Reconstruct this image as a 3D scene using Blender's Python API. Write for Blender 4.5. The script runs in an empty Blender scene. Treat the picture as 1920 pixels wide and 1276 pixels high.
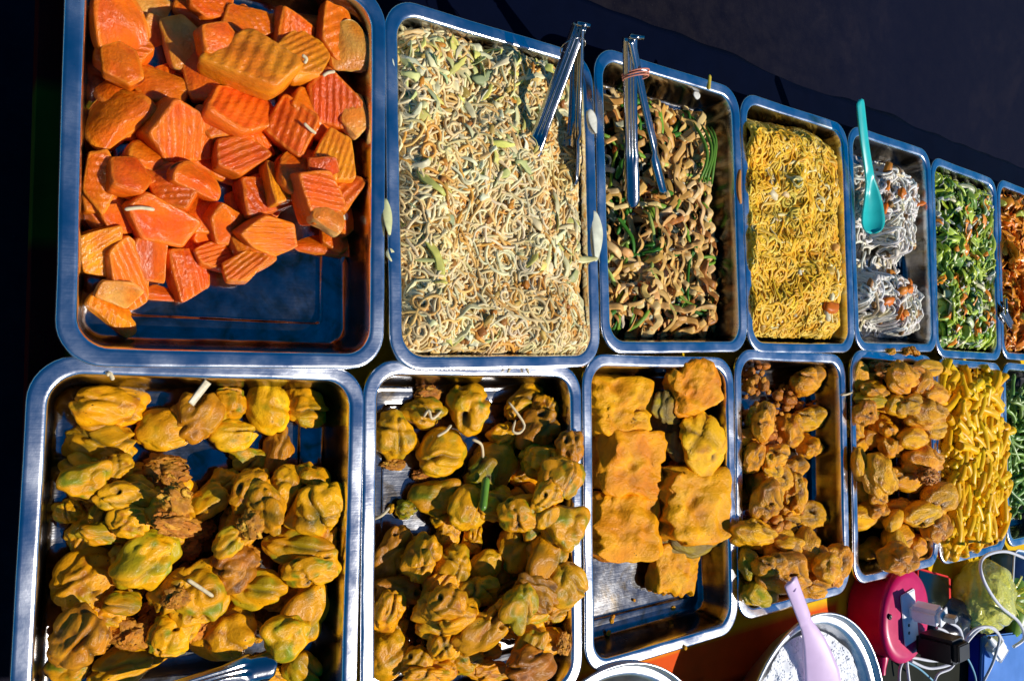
import bpy, bmesh, math, random, mathutils
import mathutils.noise
import numpy as np
from mathutils import Vector, Matrix, Euler
# camera calibration: focal length in pixels of a 1920 px wide frame, depression angle, tilt, roll, height above the tray rims
CAMF, CAMPHI, CAMAL, CAMRHO, CAMH = 1497.88, 0.92569, 0.05233, -0.00175, 0.675
SKYROT = math.atan2(.75, -.50)
# layout in metres: x along the stall table, y across it, z above the plane of the tray rims
TRAYS = {'T1': (0.2184, 0.1921, 0.0), 'T2': (0.4904, 0.1937, 1.4), 'T3': (0.764, 0.2163, 1.5), 'T4': (1.0383, 0.222, 1.0), 'T5': (1.3106, 0.2293, 0.8), 'T6': (1.5772, 0.2215, -0.6), 'T7': (1.8485, 0.2225, -0.7), 'B1': (0.1986, -0.1618, -1.3), 'B2': (0.4697, -0.1593, -0.25), 'B3': (0.7429, -0.1475, 0.17), 'B4': (1.0143, -0.1369, -0.43), 'B5': (1.2932, -0.1325, -0.98), 'B6': (1.5685, -0.1413, -1.36), 'B7': (1.8445, -0.145, -1.2)}
HEAPS = {
 'T1': [
  (0.1445, 0.099, -0.0396, 0.0222, 0.0196, 0.0098, -0.107, -6.3, -12.6, 'W', 1),
  (0.2121, 0.2245, -0.0403, 0.0201, 0.017, 0.0085, -0.173, 5.4, -15.4, 'W', 1),
  (0.2438, 0.1286, -0.0392, 0.0245, 0.021, 0.0105, 0.106, 1.3, -4.8, 'R', 1),
  (0.1234, 0.2914, -0.04, 0.0216, 0.0182, 0.0091, -0.53, -15.9, 0.3, 'R', 1),
  (0.1588, 0.204, -0.0409, 0.0172, 0.0148, 0.0074, 0.013, -16.7, -2.4, 'W', 1),
  (0.2296, 0.2364, -0.0393, 0.025, 0.0209, 0.0104, -0.378, -15.5, -14.7, 'C', 1),
  (0.3077, 0.3234, -0.0389, 0.0284, 0.0222, 0.0111, -0.266, -2.7, 11.8, 'C', 1),
  (0.3064, 0.2128, -0.0381, 0.031, 0.025, 0.0125, 0.474, -13.5, -10.0, 'C', 1),
  (0.1768, 0.1658, -0.0392, 0.0245, 0.0213, 0.0106, 0.717, 4.6, 16.1, 'W', 1),
  (0.2369, 0.3205, -0.0401, 0.0221, 0.0178, 0.0089, -0.348, 2.8, -3.7, 'R', 1),
  (0.1505, 0.1714, -0.0396, 0.0224, 0.0195, 0.0098, -0.377, 17.1, -16.3, 'C', 1),
  (0.2051, 0.19, -0.0392, 0.0247, 0.0211, 0.0105, -0.227, 12.9, -7.6, 'W', 1),
  (0.2145, 0.316, -0.0406, 0.0195, 0.0159, 0.008, 0.694, -12.8, -13.8, 'R', 1),
  (0.237, 0.1593, -0.0404, 0.0198, 0.0169, 0.0084, 0.132, -6.9, 11.4, 'C', 1),
  (0.1591, 0.1785, -0.0267, 0.0244, 0.0212, 0.0106, -0.288, -11.5, 2.9, 'W', 1),
  (0.2552, 0.1715, -0.0391, 0.0255, 0.0215, 0.0108, 0.394, 5.0, -4.6, 'R', 1),
  (0.2866, 0.198, -0.0277, 0.0249, 0.0206, 0.0103, 0.159, 1.7, -15.7, 'W', 1),
  (0.2983, 0.1843, -0.0191, 0.0214, 0.0176, 0.0088, -0.199, -15.9, -10.6, 'W', 1),
  (0.1976, 0.3183, -0.0396, 0.0239, 0.0195, 0.0097, -0.35, 6.5, -2.6, 'W', 1),
  (0.2383, 0.1169, -0.0278, 0.0234, 0.0201, 0.0101, 0.098, -6.7, 3.1, 'C', 1),
  (0.292, 0.2735, -0.0386, 0.029, 0.0234, 0.0117, 0.215, -1.7, -7.2, 'C', 1),
  (0.2095, 0.1285, -0.0403, 0.0199, 0.0172, 0.0086, 0.297, 10.6, 7.2, 'C', 1),
  (0.1832, 0.2973, -0.0405, 0.0197, 0.0163, 0.0082, 0.255, -9.2, 2.7, 'R', 1),
  (0.1714, 0.1347, -0.0401, 0.0205, 0.018, 0.009, -0.125, 0.9, 13.5, 'C', 1),
  (0.1225, 0.2054, -0.0403, 0.0197, 0.0171, 0.0086, 0.187, 8.3, -7.6, 'W', 1),
  (0.3035, 0.2002, -0.0149, 0.0217, 0.0177, 0.0089, 0.161, 17.3, -13.7, 'C', 1),
  (0.2677, 0.2941, -0.039, 0.0271, 0.0219, 0.0109, 0.646, -2.9, 9.3, 'C', 1),
  (0.3102, 0.1751, -0.0103, 0.0276, 0.0225, 0.0112, 0.415, -12.5, -0.4, 'R', 1),
  (0.1242, 0.1376, -0.0396, 0.0222, 0.0197, 0.0098, -0.399, -16.6, 6.1, 'C', 1),
  (0.2671, 0.299, -0.026, 0.022, 0.0177, 0.0088, 0.243, 9.5, 2.6, 'C', 1),
  (0.2751, 0.2265, -0.04, 0.0221, 0.0182, 0.0091, 0.181, 13.5, -6.7, 'R', 1),
  (0.2327, 0.2827, -0.0388, 0.0275, 0.0225, 0.0113, 0.822, 7.0, 3.4, 'R', 1),
  (0.2166, 0.2228, -0.0287, 0.0212, 0.0178, 0.0089, 0.329, 2.9, -1.6, 'W', 1),
  (0.2388, 0.1996, -0.0387, 0.0272, 0.0229, 0.0115, 0.423, 12.2, 16.0, 'W', 1),
  (0.1191, 0.1496, -0.0284, 0.0188, 0.0166, 0.0083, 0.139, -0.9, 5.9, 'C', 1),
  (0.2266, 0.2863, -0.0253, 0.0229, 0.0187, 0.0094, 0.241, -15.8, 7.3, 'W', 1),
  (0.3085, 0.2524, -0.0307, 0.0299, 0.024, 0.012, -0.284, 5.3, 17.8, 'R', 1),
  (0.1615, 0.1287, -0.0306, 0.017, 0.0149, 0.0075, 0.239, 11.6, -7.8, 'C', 1),
  (0.1685, 0.2278, -0.0399, 0.0217, 0.0185, 0.0093, 0.008, -4.1, 6.1, 'W', 1),
  (0.1373, 0.2447, -0.0392, 0.0248, 0.0212, 0.0106, 0.737, -17.2, -1.4, 'W', 1),
  (0.1396, 0.1655, -0.0219, 0.0168, 0.0147, 0.0074, 0.152, -12.0, -13.8, 'W', 1),
  (0.2884, 0.2448, -0.0202, 0.0259, 0.021, 0.0105, -0.368, -15.9, 9.7, 'C', 1),
  (0.2297, 0.2651, -0.0284, 0.0195, 0.0161, 0.008, 0.034, -13.3, -9.1, 'R', 1),
  (0.2165, 0.2853, -0.0139, 0.0267, 0.0218, 0.0109, 0.245, -3.9, 13.4, 'W', 1),
  (0.131, 0.2698, -0.0318, 0.0243, 0.0205, 0.0103, 0.245, -15.1, -1.8, 'R', 1),
  (0.1998, 0.2899, -0.0034, 0.0201, 0.0166, 0.0083, 0.406, 1.8, 13.8, 'C', 1),
  (0.2801, 0.1875, -0.0116, 0.0267, 0.0221, 0.0111, 0.502, 11.5, 13.1, 'W', 1),
  (0.1775, 0.261, -0.0402, 0.0206, 0.0174, 0.0087, 0.206, -8.0, -3.0, 'R', 1),
  (0.2351, 0.2068, -0.0247, 0.0212, 0.0178, 0.0089, 0.13, -5.1, 13.8, 'R', 1),
  (0.3157, 0.3174, -0.0256, 0.0239, 0.0186, 0.0093, 0.603, 16.5, -12.6, 'R', 1),
  (0.2049, 0.2235, -0.0189, 0.0193, 0.0163, 0.0081, 0.194, -11.7, -9.6, 'C', 1),
  (0.1902, 0.11, -0.0407, 0.0177, 0.0155, 0.0078, 0.094, -9.6, -0.5, 'R', 1),
  (0.1555, 0.3182, -0.0421, 0.0167, 0.0104, 0.0052, 0.278, 3.2, -8.5, 'Cp', 0),
  (0.2798, 0.3346, -0.0344, 0.0349, 0.0155, 0.0077, 0.28, -17.9, -2.9, 'Wp', 0),
  (0.2006, 0.3294, -0.0302, 0.021, 0.0131, 0.0065, 0.28, -4.7, 2.4, 'R', 0),
  (0.1275, 0.2841, -0.0223, 0.0198, 0.033, 0.0082, 0.261, 16.3, 6.9, 'Wr', 0),
  (0.312, 0.3284, -0.0157, 0.0201, 0.0334, 0.0075, 0.259, 0.6, 4.2, 'R', 0),
  (0.3235, 0.3084, -0.0088, 0.0179, 0.0298, 0.0058, 0.082, 6.3, -16.1, 'Wp', 0),
  (0.1579, 0.3, -0.0415, 0.0165, 0.0127, 0.0064, 0.075, 14.4, 10.1, 'Cp', 0),
  (0.2706, 0.3226, -0.023, 0.0243, 0.0225, 0.0106, -0.397, 13.5, 10.7, 'C', 0),
  (0.181, 0.2869, -0.0292, 0.0198, 0.0267, 0.0091, 0.498, -3.9, -3.6, 'Cp', 0),
  (0.2332, 0.3187, -0.029, 0.0273, 0.0171, 0.0085, 0.179, -14.3, 4.8, 'R', 0),
  (0.2778, 0.2966, -0.0147, 0.0226, 0.0261, 0.0099, -0.516, -15.8, -15.6, 'Ry', 0),
  (0.1286, 0.2542, -0.0175, 0.0152, 0.0176, 0.0071, 0.234, -10.5, -12.2, 'C', 0),
  (0.1925, 0.2662, -0.0212, 0.0176, 0.0293, 0.007, 0.23, -5.8, -16.1, 'C', 0),
  (0.1603, 0.2472, -0.0291, 0.0244, 0.0182, 0.0091, 0.033, -18.0, -12.6, 'C', 0),
  (0.2273, 0.2754, -0.0028, 0.0394, 0.0258, 0.0129, 0.099, -14.3, -4.9, 'Ry', 0),
  (0.2239, 0.2359, -0.0184, 0.0349, 0.0218, 0.0109, 0.201, -17.1, 13.5, 'Rr', 0),
  (0.3074, 0.2608, -0.0156, 0.0253, 0.03, 0.0112, 0.208, 4.1, -12.7, 'Rr', 0),
  (0.3271, 0.252, -0.0069, 0.0141, 0.0218, 0.0062, -0.047, -8.9, -5.5, 'Cp', 0),
  (0.1324, 0.2113, -0.0294, 0.0267, 0.022, 0.011, 0.78, -4.9, -13.6, 'W', 0),
  (0.1751, 0.2083, -0.0259, 0.0303, 0.0285, 0.0143, -0.098, 12.6, 17.8, 'R', 0),
  (0.2221, 0.1968, -0.018, 0.025, 0.0194, 0.0097, 0.167, -1.2, -0.6, 'R', 0),
  (0.269, 0.2306, -0.0155, 0.0257, 0.0306, 0.0116, 0.798, -14.9, -14.3, 'Rr', 0),
  (0.308, 0.205, -0.004, 0.0189, 0.0274, 0.0085, -0.173, -5.7, -8.5, 'Ry', 0),
  (0.2924, 0.1937, 0.0019, 0.0162, 0.0176, 0.0073, 0.16, 11.8, -12.2, 'Cr', 0),
  (0.134, 0.1649, -0.0126, 0.0179, 0.0183, 0.0086, 0.154, -17.2, 16.2, 'C', 0),
  (0.116, 0.159, -0.0186, 0.0143, 0.0238, 0.0064, 0.15, 1.0, -12.7, 'R', 0),
  (0.1676, 0.1622, -0.0176, 0.021, 0.0189, 0.0095, -0.235, 1.6, -17.0, 'C', 0),
  (0.1848, 0.1656, -0.0107, 0.0202, 0.0162, 0.0081, -0.227, 1.0, 17.2, 'W', 0),
  (0.1316, 0.1378, -0.0272, 0.0168, 0.0185, 0.0082, 0.127, 13.1, 7.1, 'C', 0),
  (0.2469, 0.1635, -0.0267, 0.0212, 0.0265, 0.0106, -1.377, -8.6, -4.8, 'Rr', 0),
  (0.2556, 0.1758, -0.0139, 0.0166, 0.0211, 0.0077, -0.026, -12.0, 9.8, 'Ry', 0),
  (0.2877, 0.1653, 0.0017, 0.0271, 0.0242, 0.0121, -0.297, 1.2, 10.0, 'Rr', 0),
  (0.1955, 0.145, -0.0321, 0.0158, 0.0197, 0.0075, 0.125, -6.1, -10.0, 'C', 0),
  (0.2171, 0.1386, -0.0284, 0.0198, 0.02, 0.0094, -0.062, 11.2, 17.5, 'C', 0),
  (0.2496, 0.1314, -0.0194, 0.0287, 0.0179, 0.009, -0.029, 12.7, 11.0, 'R', 0),
  (0.1625, 0.1343, -0.02, 0.0288, 0.0211, 0.0105, -0.163, 11.5, 8.6, 'C', 0),
  (0.2929, 0.1452, 0.0103, 0.0145, 0.0197, 0.0066, -0.4, -9.8, 0.6, 'Wp', 0),
  (0.304, 0.1278, -0.0411, 0.0322, 0.0141, 0.007, -0.068, -5.2, -17.0, 'W', 0),
  (0.3202, 0.138, -0.0338, 0.0142, 0.0168, 0.0065, 0.107, -17.0, -7.9, 'C', 0),
  (0.3198, 0.1534, -0.024, 0.0179, 0.0171, 0.008, 0.119, -8.7, 6.9, 'Cb', 0),
  (0.1549, 0.1047, -0.0293, 0.0153, 0.0255, 0.0064, 0.094, 16.4, -1.9, 'Cr', 0),
  (0.1392, 0.0893, -0.0304, 0.0173, 0.0288, 0.0061, 0.36, 15.7, 17.6, 'R', 0),
  (0.1182, 0.1071, -0.0292, 0.0177, 0.0295, 0.0069, 0.002, 16.4, -4.9, 'Ry', 0),
  (0.2075, 0.1091, -0.0325, 0.0131, 0.0187, 0.0065, -1.382, -10.1, -9.8, 'R', 0),
  (0.2295, 0.1003, -0.0215, 0.0211, 0.0136, 0.0068, 0.427, -10.9, -10.6, 'R', 0),
  (0.185, 0.0972, -0.0388, 0.0233, 0.0258, 0.0113, -0.008, 4.5, 14.4, 'C', 0),
  (0.1316, 0.0725, -0.0249, 0.0166, 0.0113, 0.0056, -0.127, 12.3, -0.7, 'Cp', 0),
  (0.1733, 0.0733, -0.0425, 0.02, 0.0091, 0.0046, -0.03, 5.5, 10.8, 'W', 0),
  (0.1288, 0.0546, -0.0402, 0.021, 0.0174, 0.0087, -0.71, -14.9, 5.8, 'Wy', 0),
 ],
 'B1': [
  (0.151, -0.1609, -0.0395, 0.0153, 0.0127, 0.0078, 0.323, 9.8, 6.8, 'o', 1),
  (0.1144, -0.0666, -0.0386, 0.0175, 0.0148, 0.0092, -0.065, 6.0, -0.5, 'g', 1),
  (0.2927, -0.1716, -0.0374, 0.0226, 0.0176, 0.0109, 0.179, -7.7, 6.9, 'g', 1),
  (0.148, -0.0927, -0.0382, 0.0187, 0.0157, 0.0097, -0.086, -4.0, 7.2, 'f', 1),
  (0.113, -0.1941, -0.0387, 0.0175, 0.0145, 0.009, 0.025, 11.3, -2.5, 'f', 1),
  (0.1289, -0.1022, -0.0382, 0.0185, 0.0156, 0.0097, 0.244, -2.4, 10.7, 'c', 1),
  (0.2246, -0.1699, -0.0391, 0.0169, 0.0137, 0.0085, -0.3, 5.4, -7.9, 'f', 1),
  (0.2463, -0.1033, -0.0377, 0.0205, 0.0167, 0.0104, 0.615, -9.0, -8.4, 'o', 1),
  (0.1245, -0.1755, -0.0391, 0.0165, 0.0137, 0.0085, -0.808, 9.7, 7.4, 'c', 1),
  (0.1278, -0.1469, -0.039, 0.0165, 0.0138, 0.0086, -0.477, -8.5, 7.8, 'f', 1),
  (0.1863, -0.096, -0.0395, 0.0153, 0.0128, 0.0079, -0.086, 11.5, 3.8, 'f', 1),
  (0.1805, -0.1726, -0.0389, 0.017, 0.014, 0.0087, -0.744, -3.6, 1.2, 'o', 1),
  (0.1489, -0.0729, -0.0403, 0.0129, 0.0108, 0.0067, 0.013, -8.9, -11.7, 'f', 1),
  (0.1609, -0.1134, -0.0387, 0.0175, 0.0146, 0.009, -0.761, 11.3, 3.6, 'c', 1),
  (0.1726, -0.0914, -0.0285, 0.0186, 0.0155, 0.0096, 0.197, 0.6, 10.4, 'f', 1),
  (0.2412, -0.1836, -0.0386, 0.0183, 0.0147, 0.0091, 0.293, -1.6, 8.9, 'c', 1),
  (0.1929, -0.1985, -0.0396, 0.0152, 0.0124, 0.0077, -0.374, 7.8, -6.9, 'o', 1),
  (0.161, -0.1249, -0.0274, 0.0179, 0.0149, 0.0092, -0.77, -6.0, -5.0, 'f', 1),
  (0.1774, -0.1703, -0.0274, 0.014, 0.0115, 0.0071, -0.57, -6.2, 2.1, 'f', 1),
  (0.2319, -0.1237, -0.0388, 0.0176, 0.0143, 0.0089, 0.319, -5.8, -1.9, 'f', 1),
  (0.2965, -0.1272, -0.0384, 0.0193, 0.0152, 0.0094, -0.469, -8.9, 9.8, 'g', 1),
  (0.1712, -0.12, -0.0172, 0.0152, 0.0126, 0.0078, -0.517, -3.5, -1.0, 'f', 1),
  (0.1231, -0.1985, -0.027, 0.0184, 0.0151, 0.0094, -0.188, 2.0, 9.7, 'c', 1),
  (0.208, -0.1891, -0.0395, 0.0157, 0.0127, 0.0079, 0.071, -1.9, 10.0, 'f', 1),
  (0.2411, -0.0906, -0.0268, 0.0185, 0.0152, 0.0094, 0.613, 0.0, 0.8, 'g', 1),
  (0.1361, -0.1234, -0.0389, 0.0167, 0.014, 0.0087, -0.717, 0.6, -11.6, 'c', 1),
  (0.144, -0.0858, -0.0259, 0.0159, 0.0133, 0.0083, 0.063, -1.4, -7.6, 'g', 1),
  (0.2923, -0.1407, -0.0296, 0.0213, 0.0169, 0.0105, -0.06, -11.9, 7.2, 'c', 1),
  (0.2278, -0.1495, -0.0387, 0.0177, 0.0144, 0.0089, -0.671, -7.9, -0.6, 'c', 1),
  (0.2338, -0.1242, -0.026, 0.0179, 0.0146, 0.0091, -0.132, 5.4, 1.4, 'g', 1),
  (0.1407, -0.146, -0.0285, 0.0178, 0.0148, 0.0092, 0.351, -4.2, 0.4, 'f', 1),
  (0.1954, -0.202, -0.0279, 0.0185, 0.015, 0.0093, 0.571, 1.3, 6.8, 'c', 1),
  (0.1238, -0.1047, -0.0263, 0.0125, 0.0105, 0.0065, 0.538, -9.5, 1.4, 'g', 1),
  (0.2606, -0.105, -0.0268, 0.0166, 0.0134, 0.0083, 0.378, -6.0, -5.4, 'o', 1),
  (0.2254, -0.131, -0.0157, 0.0154, 0.0126, 0.0078, -0.669, 6.5, 0.2, 'f', 1),
  (0.1679, -0.0998, -0.0158, 0.0161, 0.0135, 0.0084, -0.093, 1.5, 6.2, 'g', 1),
  (0.152, -0.1104, -0.0168, 0.0158, 0.0132, 0.0082, -0.403, 9.9, -1.4, 'c', 1),
  (0.113, -0.0858, -0.0402, 0.0131, 0.0111, 0.0069, -0.082, 2.7, 0.1, 'f', 1),
  (0.2111, -0.16, -0.0307, 0.0149, 0.0122, 0.0075, -0.188, 0.3, 4.6, 'f', 1),
  (0.2164, -0.1319, -0.0056, 0.0147, 0.012, 0.0074, -0.119, -1.1, 0.8, 'g', 1),
  (0.2209, -0.2025, -0.0392, 0.0167, 0.0135, 0.0083, -0.173, -0.5, 10.6, 'f', 1),
  (0.174, -0.1702, -0.0167, 0.018, 0.0147, 0.0091, -0.156, 4.8, 9.0, 'o', 1),
  (0.1395, -0.1081, -0.0075, 0.0158, 0.0132, 0.0082, -0.105, 10.6, -5.8, 'f', 1),
  (0.1253, -0.0689, -0.0279, 0.0143, 0.0121, 0.0075, 0.693, 1.4, 10.6, 'c', 1),
  (0.1257, -0.1786, -0.026, 0.0181, 0.015, 0.0093, 0.419, 8.2, -8.7, 'f', 1),
  (0.2207, -0.0901, -0.0386, 0.018, 0.0148, 0.0092, -0.079, -9.1, -1.4, 'g', 1),
  (0.1177, -0.0801, -0.026, 0.0175, 0.0148, 0.0092, -0.078, -10.3, -6.2, 'c', 1),
  (0.2891, -0.0989, -0.0375, 0.0215, 0.0172, 0.0107, 0.384, -10.2, 4.1, 'c', 1),
  (0.1085, -0.1862, -0.0175, 0.0151, 0.0125, 0.0077, -0.181, 6.8, 9.5, 'o', 1),
  (0.1149, -0.1189, -0.0392, 0.0158, 0.0133, 0.0083, -0.113, -8.3, 5.2, 'g', 1),
  (0.2372, -0.1547, -0.0267, 0.019, 0.0154, 0.0095, -0.725, 3.8, -8.6, 'c', 1),
  (0.1699, -0.1049, -0.0037, 0.0185, 0.0154, 0.0095, -0.099, 9.2, 11.2, 'f', 1),
  (0.1287, -0.0195, -0.0359, 0.0305, 0.021, 0.013, -0.113, -6.7, 10.9, 'f', 0),
  (0.1721, -0.039, -0.0373, 0.0224, 0.0178, 0.011, -0.037, -2.4, -0.3, 'y', 0),
  (0.1953, -0.0276, -0.0359, 0.0222, 0.0209, 0.013, -0.205, 11.8, 8.0, 'b', 0),
  (0.2247, -0.018, -0.0381, 0.0183, 0.0159, 0.0099, -0.008, -8.1, -1.6, 'h', 0),
  (0.2604, -0.0217, -0.0366, 0.0193, 0.0236, 0.0119, -1.204, 0.4, -3.9, 'y', 0),
  (0.2943, -0.0225, -0.0369, 0.0256, 0.0188, 0.0116, -0.422, -7.3, -4.4, 'o', 0),
  (0.124, -0.0484, -0.0378, 0.0277, 0.0166, 0.0103, -0.142, 5.3, -11.5, 'o', 0),
  (0.2291, -0.0464, -0.0391, 0.0201, 0.0136, 0.0084, -0.041, 1.3, -1.4, 'y', 0),
  (0.2693, -0.0586, -0.0389, 0.0148, 0.0223, 0.0087, -0.05, -11.6, -4.0, 'b', 0),
  (0.2455, -0.068, -0.0404, 0.0201, 0.0107, 0.0066, -0.228, 3.0, 0.3, 'g', 0),
  (0.1346, -0.065, -0.0198, 0.0133, 0.0097, 0.006, 0.519, -10.5, 11.6, 'f', 0),
  (0.1113, -0.0732, -0.0142, 0.0207, 0.0142, 0.0088, 0.122, 6.9, 11.3, 'g', 0),
  (0.1706, -0.0745, -0.0279, 0.0259, 0.0193, 0.0119, -0.069, -9.5, -5.6, 'c', 0),
  (0.1706, -0.0915, 0.0064, 0.0195, 0.0146, 0.0091, -0.758, -11.0, 6.7, 'c', 0),
  (0.206, -0.0997, -0.0303, 0.016, 0.0131, 0.0081, -0.089, -5.5, -8.9, 'g', 0),
  (0.145, -0.0918, -0.0134, 0.0285, 0.0127, 0.0079, -0.306, -1.9, 9.9, 'f', 0),
  (0.2959, -0.0913, -0.0221, 0.0202, 0.0213, 0.0117, -0.076, 7.7, -5.8, 'h', 0),
  (0.2687, -0.092, -0.0167, 0.0155, 0.0216, 0.009, -0.079, -8.4, 10.1, 'f', 0),
  (0.2364, -0.0936, -0.0126, 0.0203, 0.0186, 0.0116, -0.574, 1.7, 4.8, 'f', 0),
  (0.2463, -0.1058, -0.0007, 0.0148, 0.023, 0.0087, 0.348, -9.9, -10.6, 'o', 0),
  (0.2979, -0.113, -0.0106, 0.0258, 0.0258, 0.0148, 0.606, 4.5, -1.8, 'o', 0),
  (0.1029, -0.1, -0.0403, 0.0131, 0.0108, 0.0067, -0.097, -10.3, 10.5, 'h', 0),
  (0.1241, -0.1158, -0.0185, 0.0201, 0.0099, 0.0061, -0.112, 3.2, 7.2, 'g', 0),
  (0.1704, -0.1099, 0.0086, 0.0227, 0.0129, 0.008, -0.366, -10.0, 8.5, 'c', 0),
  (0.2004, -0.1243, -0.0394, 0.018, 0.0129, 0.008, -0.115, -10.4, 8.7, 'c', 0),
  (0.2335, -0.1204, -0.0027, 0.017, 0.0161, 0.01, -0.107, -1.1, -3.9, 'c', 0),
  (0.3031, -0.1451, -0.0159, 0.0169, 0.0281, 0.0073, -0.118, 1.3, 10.2, 'f', 0),
  (0.2802, -0.1458, -0.0156, 0.0301, 0.0164, 0.0102, -0.201, -5.6, -8.9, 'g', 0),
  (0.1523, -0.1402, -0.0128, 0.026, 0.0226, 0.014, 0.151, 0.6, -6.3, 'g', 0),
  (0.1128, -0.1534, -0.0283, 0.0223, 0.0253, 0.0135, -0.146, -9.4, -8.1, 'f', 0),
  (0.1917, -0.1389, -0.0392, 0.0176, 0.0134, 0.0083, -0.123, -10.8, -7.2, 'c', 0),
  (0.2241, -0.1553, -0.0135, 0.0201, 0.0196, 0.0118, -0.461, -4.5, -4.7, 'b', 0),
  (0.2875, -0.1646, -0.0063, 0.027, 0.0145, 0.009, 0.026, 6.2, -5.0, 'h', 0),
  (0.2465, -0.1787, -0.0246, 0.0243, 0.0179, 0.0111, -0.152, 0.0, -7.7, 'g', 0),
  (0.1971, -0.1731, -0.0172, 0.0248, 0.0244, 0.0146, -0.156, -3.7, -11.6, 'h', 0),
  (0.2854, -0.1932, -0.0384, 0.0305, 0.0152, 0.0094, 0.094, -6.0, -11.6, 'f', 0),
  (0.2922, -0.2096, -0.0249, 0.0244, 0.0294, 0.0138, -0.541, 5.6, 1.2, 'o', 0),
  (0.1384, -0.171, -0.0175, 0.0138, 0.0095, 0.0059, -0.162, -7.5, -0.6, 'g', 0),
  (0.1708, -0.1904, -0.0367, 0.0205, 0.0192, 0.0119, -0.171, 10.4, -9.4, 'c', 0),
  (0.1072, -0.19, -0.0052, 0.0215, 0.0193, 0.012, -0.188, 7.7, -1.6, 'b', 0),
  (0.1753, -0.2044, -0.0198, 0.0215, 0.0175, 0.0109, -0.186, -0.1, 8.0, 'h', 0),
  (0.1481, -0.2003, -0.0242, 0.0199, 0.0147, 0.0091, -0.358, -2.6, 0.2, 'c', 0),
  (0.2226, -0.2133, -0.0271, 0.0236, 0.0261, 0.0136, -0.424, 4.5, 11.6, 'f', 0),
  (0.2682, -0.2194, -0.0135, 0.0215, 0.0217, 0.0123, -0.18, -3.8, 8.0, 'g', 0),
  (0.1472, -0.2252, -0.0365, 0.0304, 0.0195, 0.0121, 0.18, 5.0, 3.3, 'f', 0),
  (0.2939, -0.2628, -0.0383, 0.0185, 0.0156, 0.0096, -0.358, -2.3, -3.7, 'g', 0),
  (0.1059, -0.223, -0.0404, 0.0162, 0.0107, 0.0066, -0.21, -10.7, -8.9, 'g', 0),
  (0.2606, -0.2602, -0.0407, 0.0256, 0.0098, 0.0061, -0.213, -10.3, 5.8, 'f', 0),
  (0.1749, -0.1713, -0.0046, 0.0133, 0.0105, 0.0065, -0.159, -5.9, -8.1, 'c', 0),
 ],
 'B2': [
  (0.5219, -0.2532, -0.0364, 0.0276, 0.0191, 0.0122, 0.413, -10.0, 8.2, 'f', 1),
  (0.5622, -0.2723, -0.0378, 0.024, 0.016, 0.0102, -0.178, 8.9, 4.1, 'f', 1),
  (0.46, -0.2711, -0.038, 0.0219, 0.0156, 0.01, -0.192, -5.2, -6.2, 'f', 1),
  (0.5524, -0.1788, -0.0381, 0.0223, 0.0154, 0.0099, -0.585, -5.0, -1.0, 'g', 1),
  (0.5601, -0.0978, -0.0366, 0.0269, 0.0187, 0.012, -0.066, -8.2, -1.3, 'f', 1),
  (0.5621, -0.0828, -0.021, 0.0301, 0.0202, 0.0129, -0.055, -5.7, 11.1, 'g', 1),
  (0.4403, -0.2877, -0.0377, 0.0229, 0.0163, 0.0105, -0.206, 11.3, 1.1, 'g', 1),
  (0.5605, -0.2525, -0.0242, 0.0323, 0.0212, 0.0136, -0.615, -6.1, 11.2, 'f', 1),
  (0.4438, -0.2094, -0.0391, 0.0179, 0.0131, 0.0084, -0.527, -4.6, -3.4, 'f', 1),
  (0.4451, -0.2572, -0.0378, 0.0223, 0.0161, 0.0103, -0.357, -12.0, -2.8, 'o', 1),
  (0.5489, -0.2802, -0.0273, 0.0206, 0.0139, 0.0089, -0.587, -0.6, 0.1, 'o', 1),
  (0.5601, -0.1326, -0.0359, 0.0303, 0.0203, 0.013, -0.583, -7.2, 0.1, 'f', 1),
  (0.4948, -0.2835, -0.0382, 0.0216, 0.0151, 0.0096, 0.072, -11.9, -5.7, 'f', 1),
  (0.5598, -0.0865, -0.0026, 0.0298, 0.0204, 0.0131, -0.109, -9.8, -2.4, 'f', 1),
  (0.5611, -0.1647, -0.0239, 0.0312, 0.021, 0.0134, -0.391, -11.0, -11.5, 'f', 1),
  (0.436, -0.2479, -0.0243, 0.0232, 0.0167, 0.0107, -0.572, -4.7, -6.4, 'o', 1),
  (0.5601, -0.2187, -0.0371, 0.0269, 0.0177, 0.0113, -0.016, 2.1, 0.7, 'f', 1),
  (0.5653, -0.1896, -0.023, 0.025, 0.017, 0.0109, -0.098, 6.0, 3.8, 'f', 1),
  (0.5481, -0.1563, -0.0082, 0.0221, 0.0151, 0.0097, 0.48, 5.2, 9.1, 'g', 1),
  (0.5128, -0.2588, -0.0214, 0.0205, 0.0141, 0.009, -0.179, -2.7, -4.2, 'f', 1),
  (0.55, -0.1456, 0.004, 0.0245, 0.0167, 0.0107, -0.102, 11.6, -8.4, 'o', 1),
  (0.5699, -0.2457, -0.0068, 0.0247, 0.0162, 0.0103, -0.301, 5.4, 3.4, 'o', 1),
  (0.5602, -0.1032, 0.011, 0.0284, 0.0193, 0.0124, -0.073, -10.9, 8.0, 'o', 1),
  (0.5431, -0.1166, 0.02, 0.0245, 0.0167, 0.0107, 0.2, 9.4, 3.1, 'f', 1),
  (0.3896, -0.242, -0.0384, 0.0198, 0.0147, 0.0094, -0.18, 5.6, 7.5, 'f', 1),
  (0.4581, -0.2342, -0.0383, 0.0208, 0.015, 0.0096, 0.124, -8.7, 0.6, 'f', 1),
  (0.5728, -0.1618, -0.006, 0.023, 0.0153, 0.0098, -0.554, 0.1, 8.0, 'f', 1),
  (0.4488, -0.1361, -0.0382, 0.0205, 0.0151, 0.0097, 0.205, 7.3, 7.8, 'f', 1),
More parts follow.
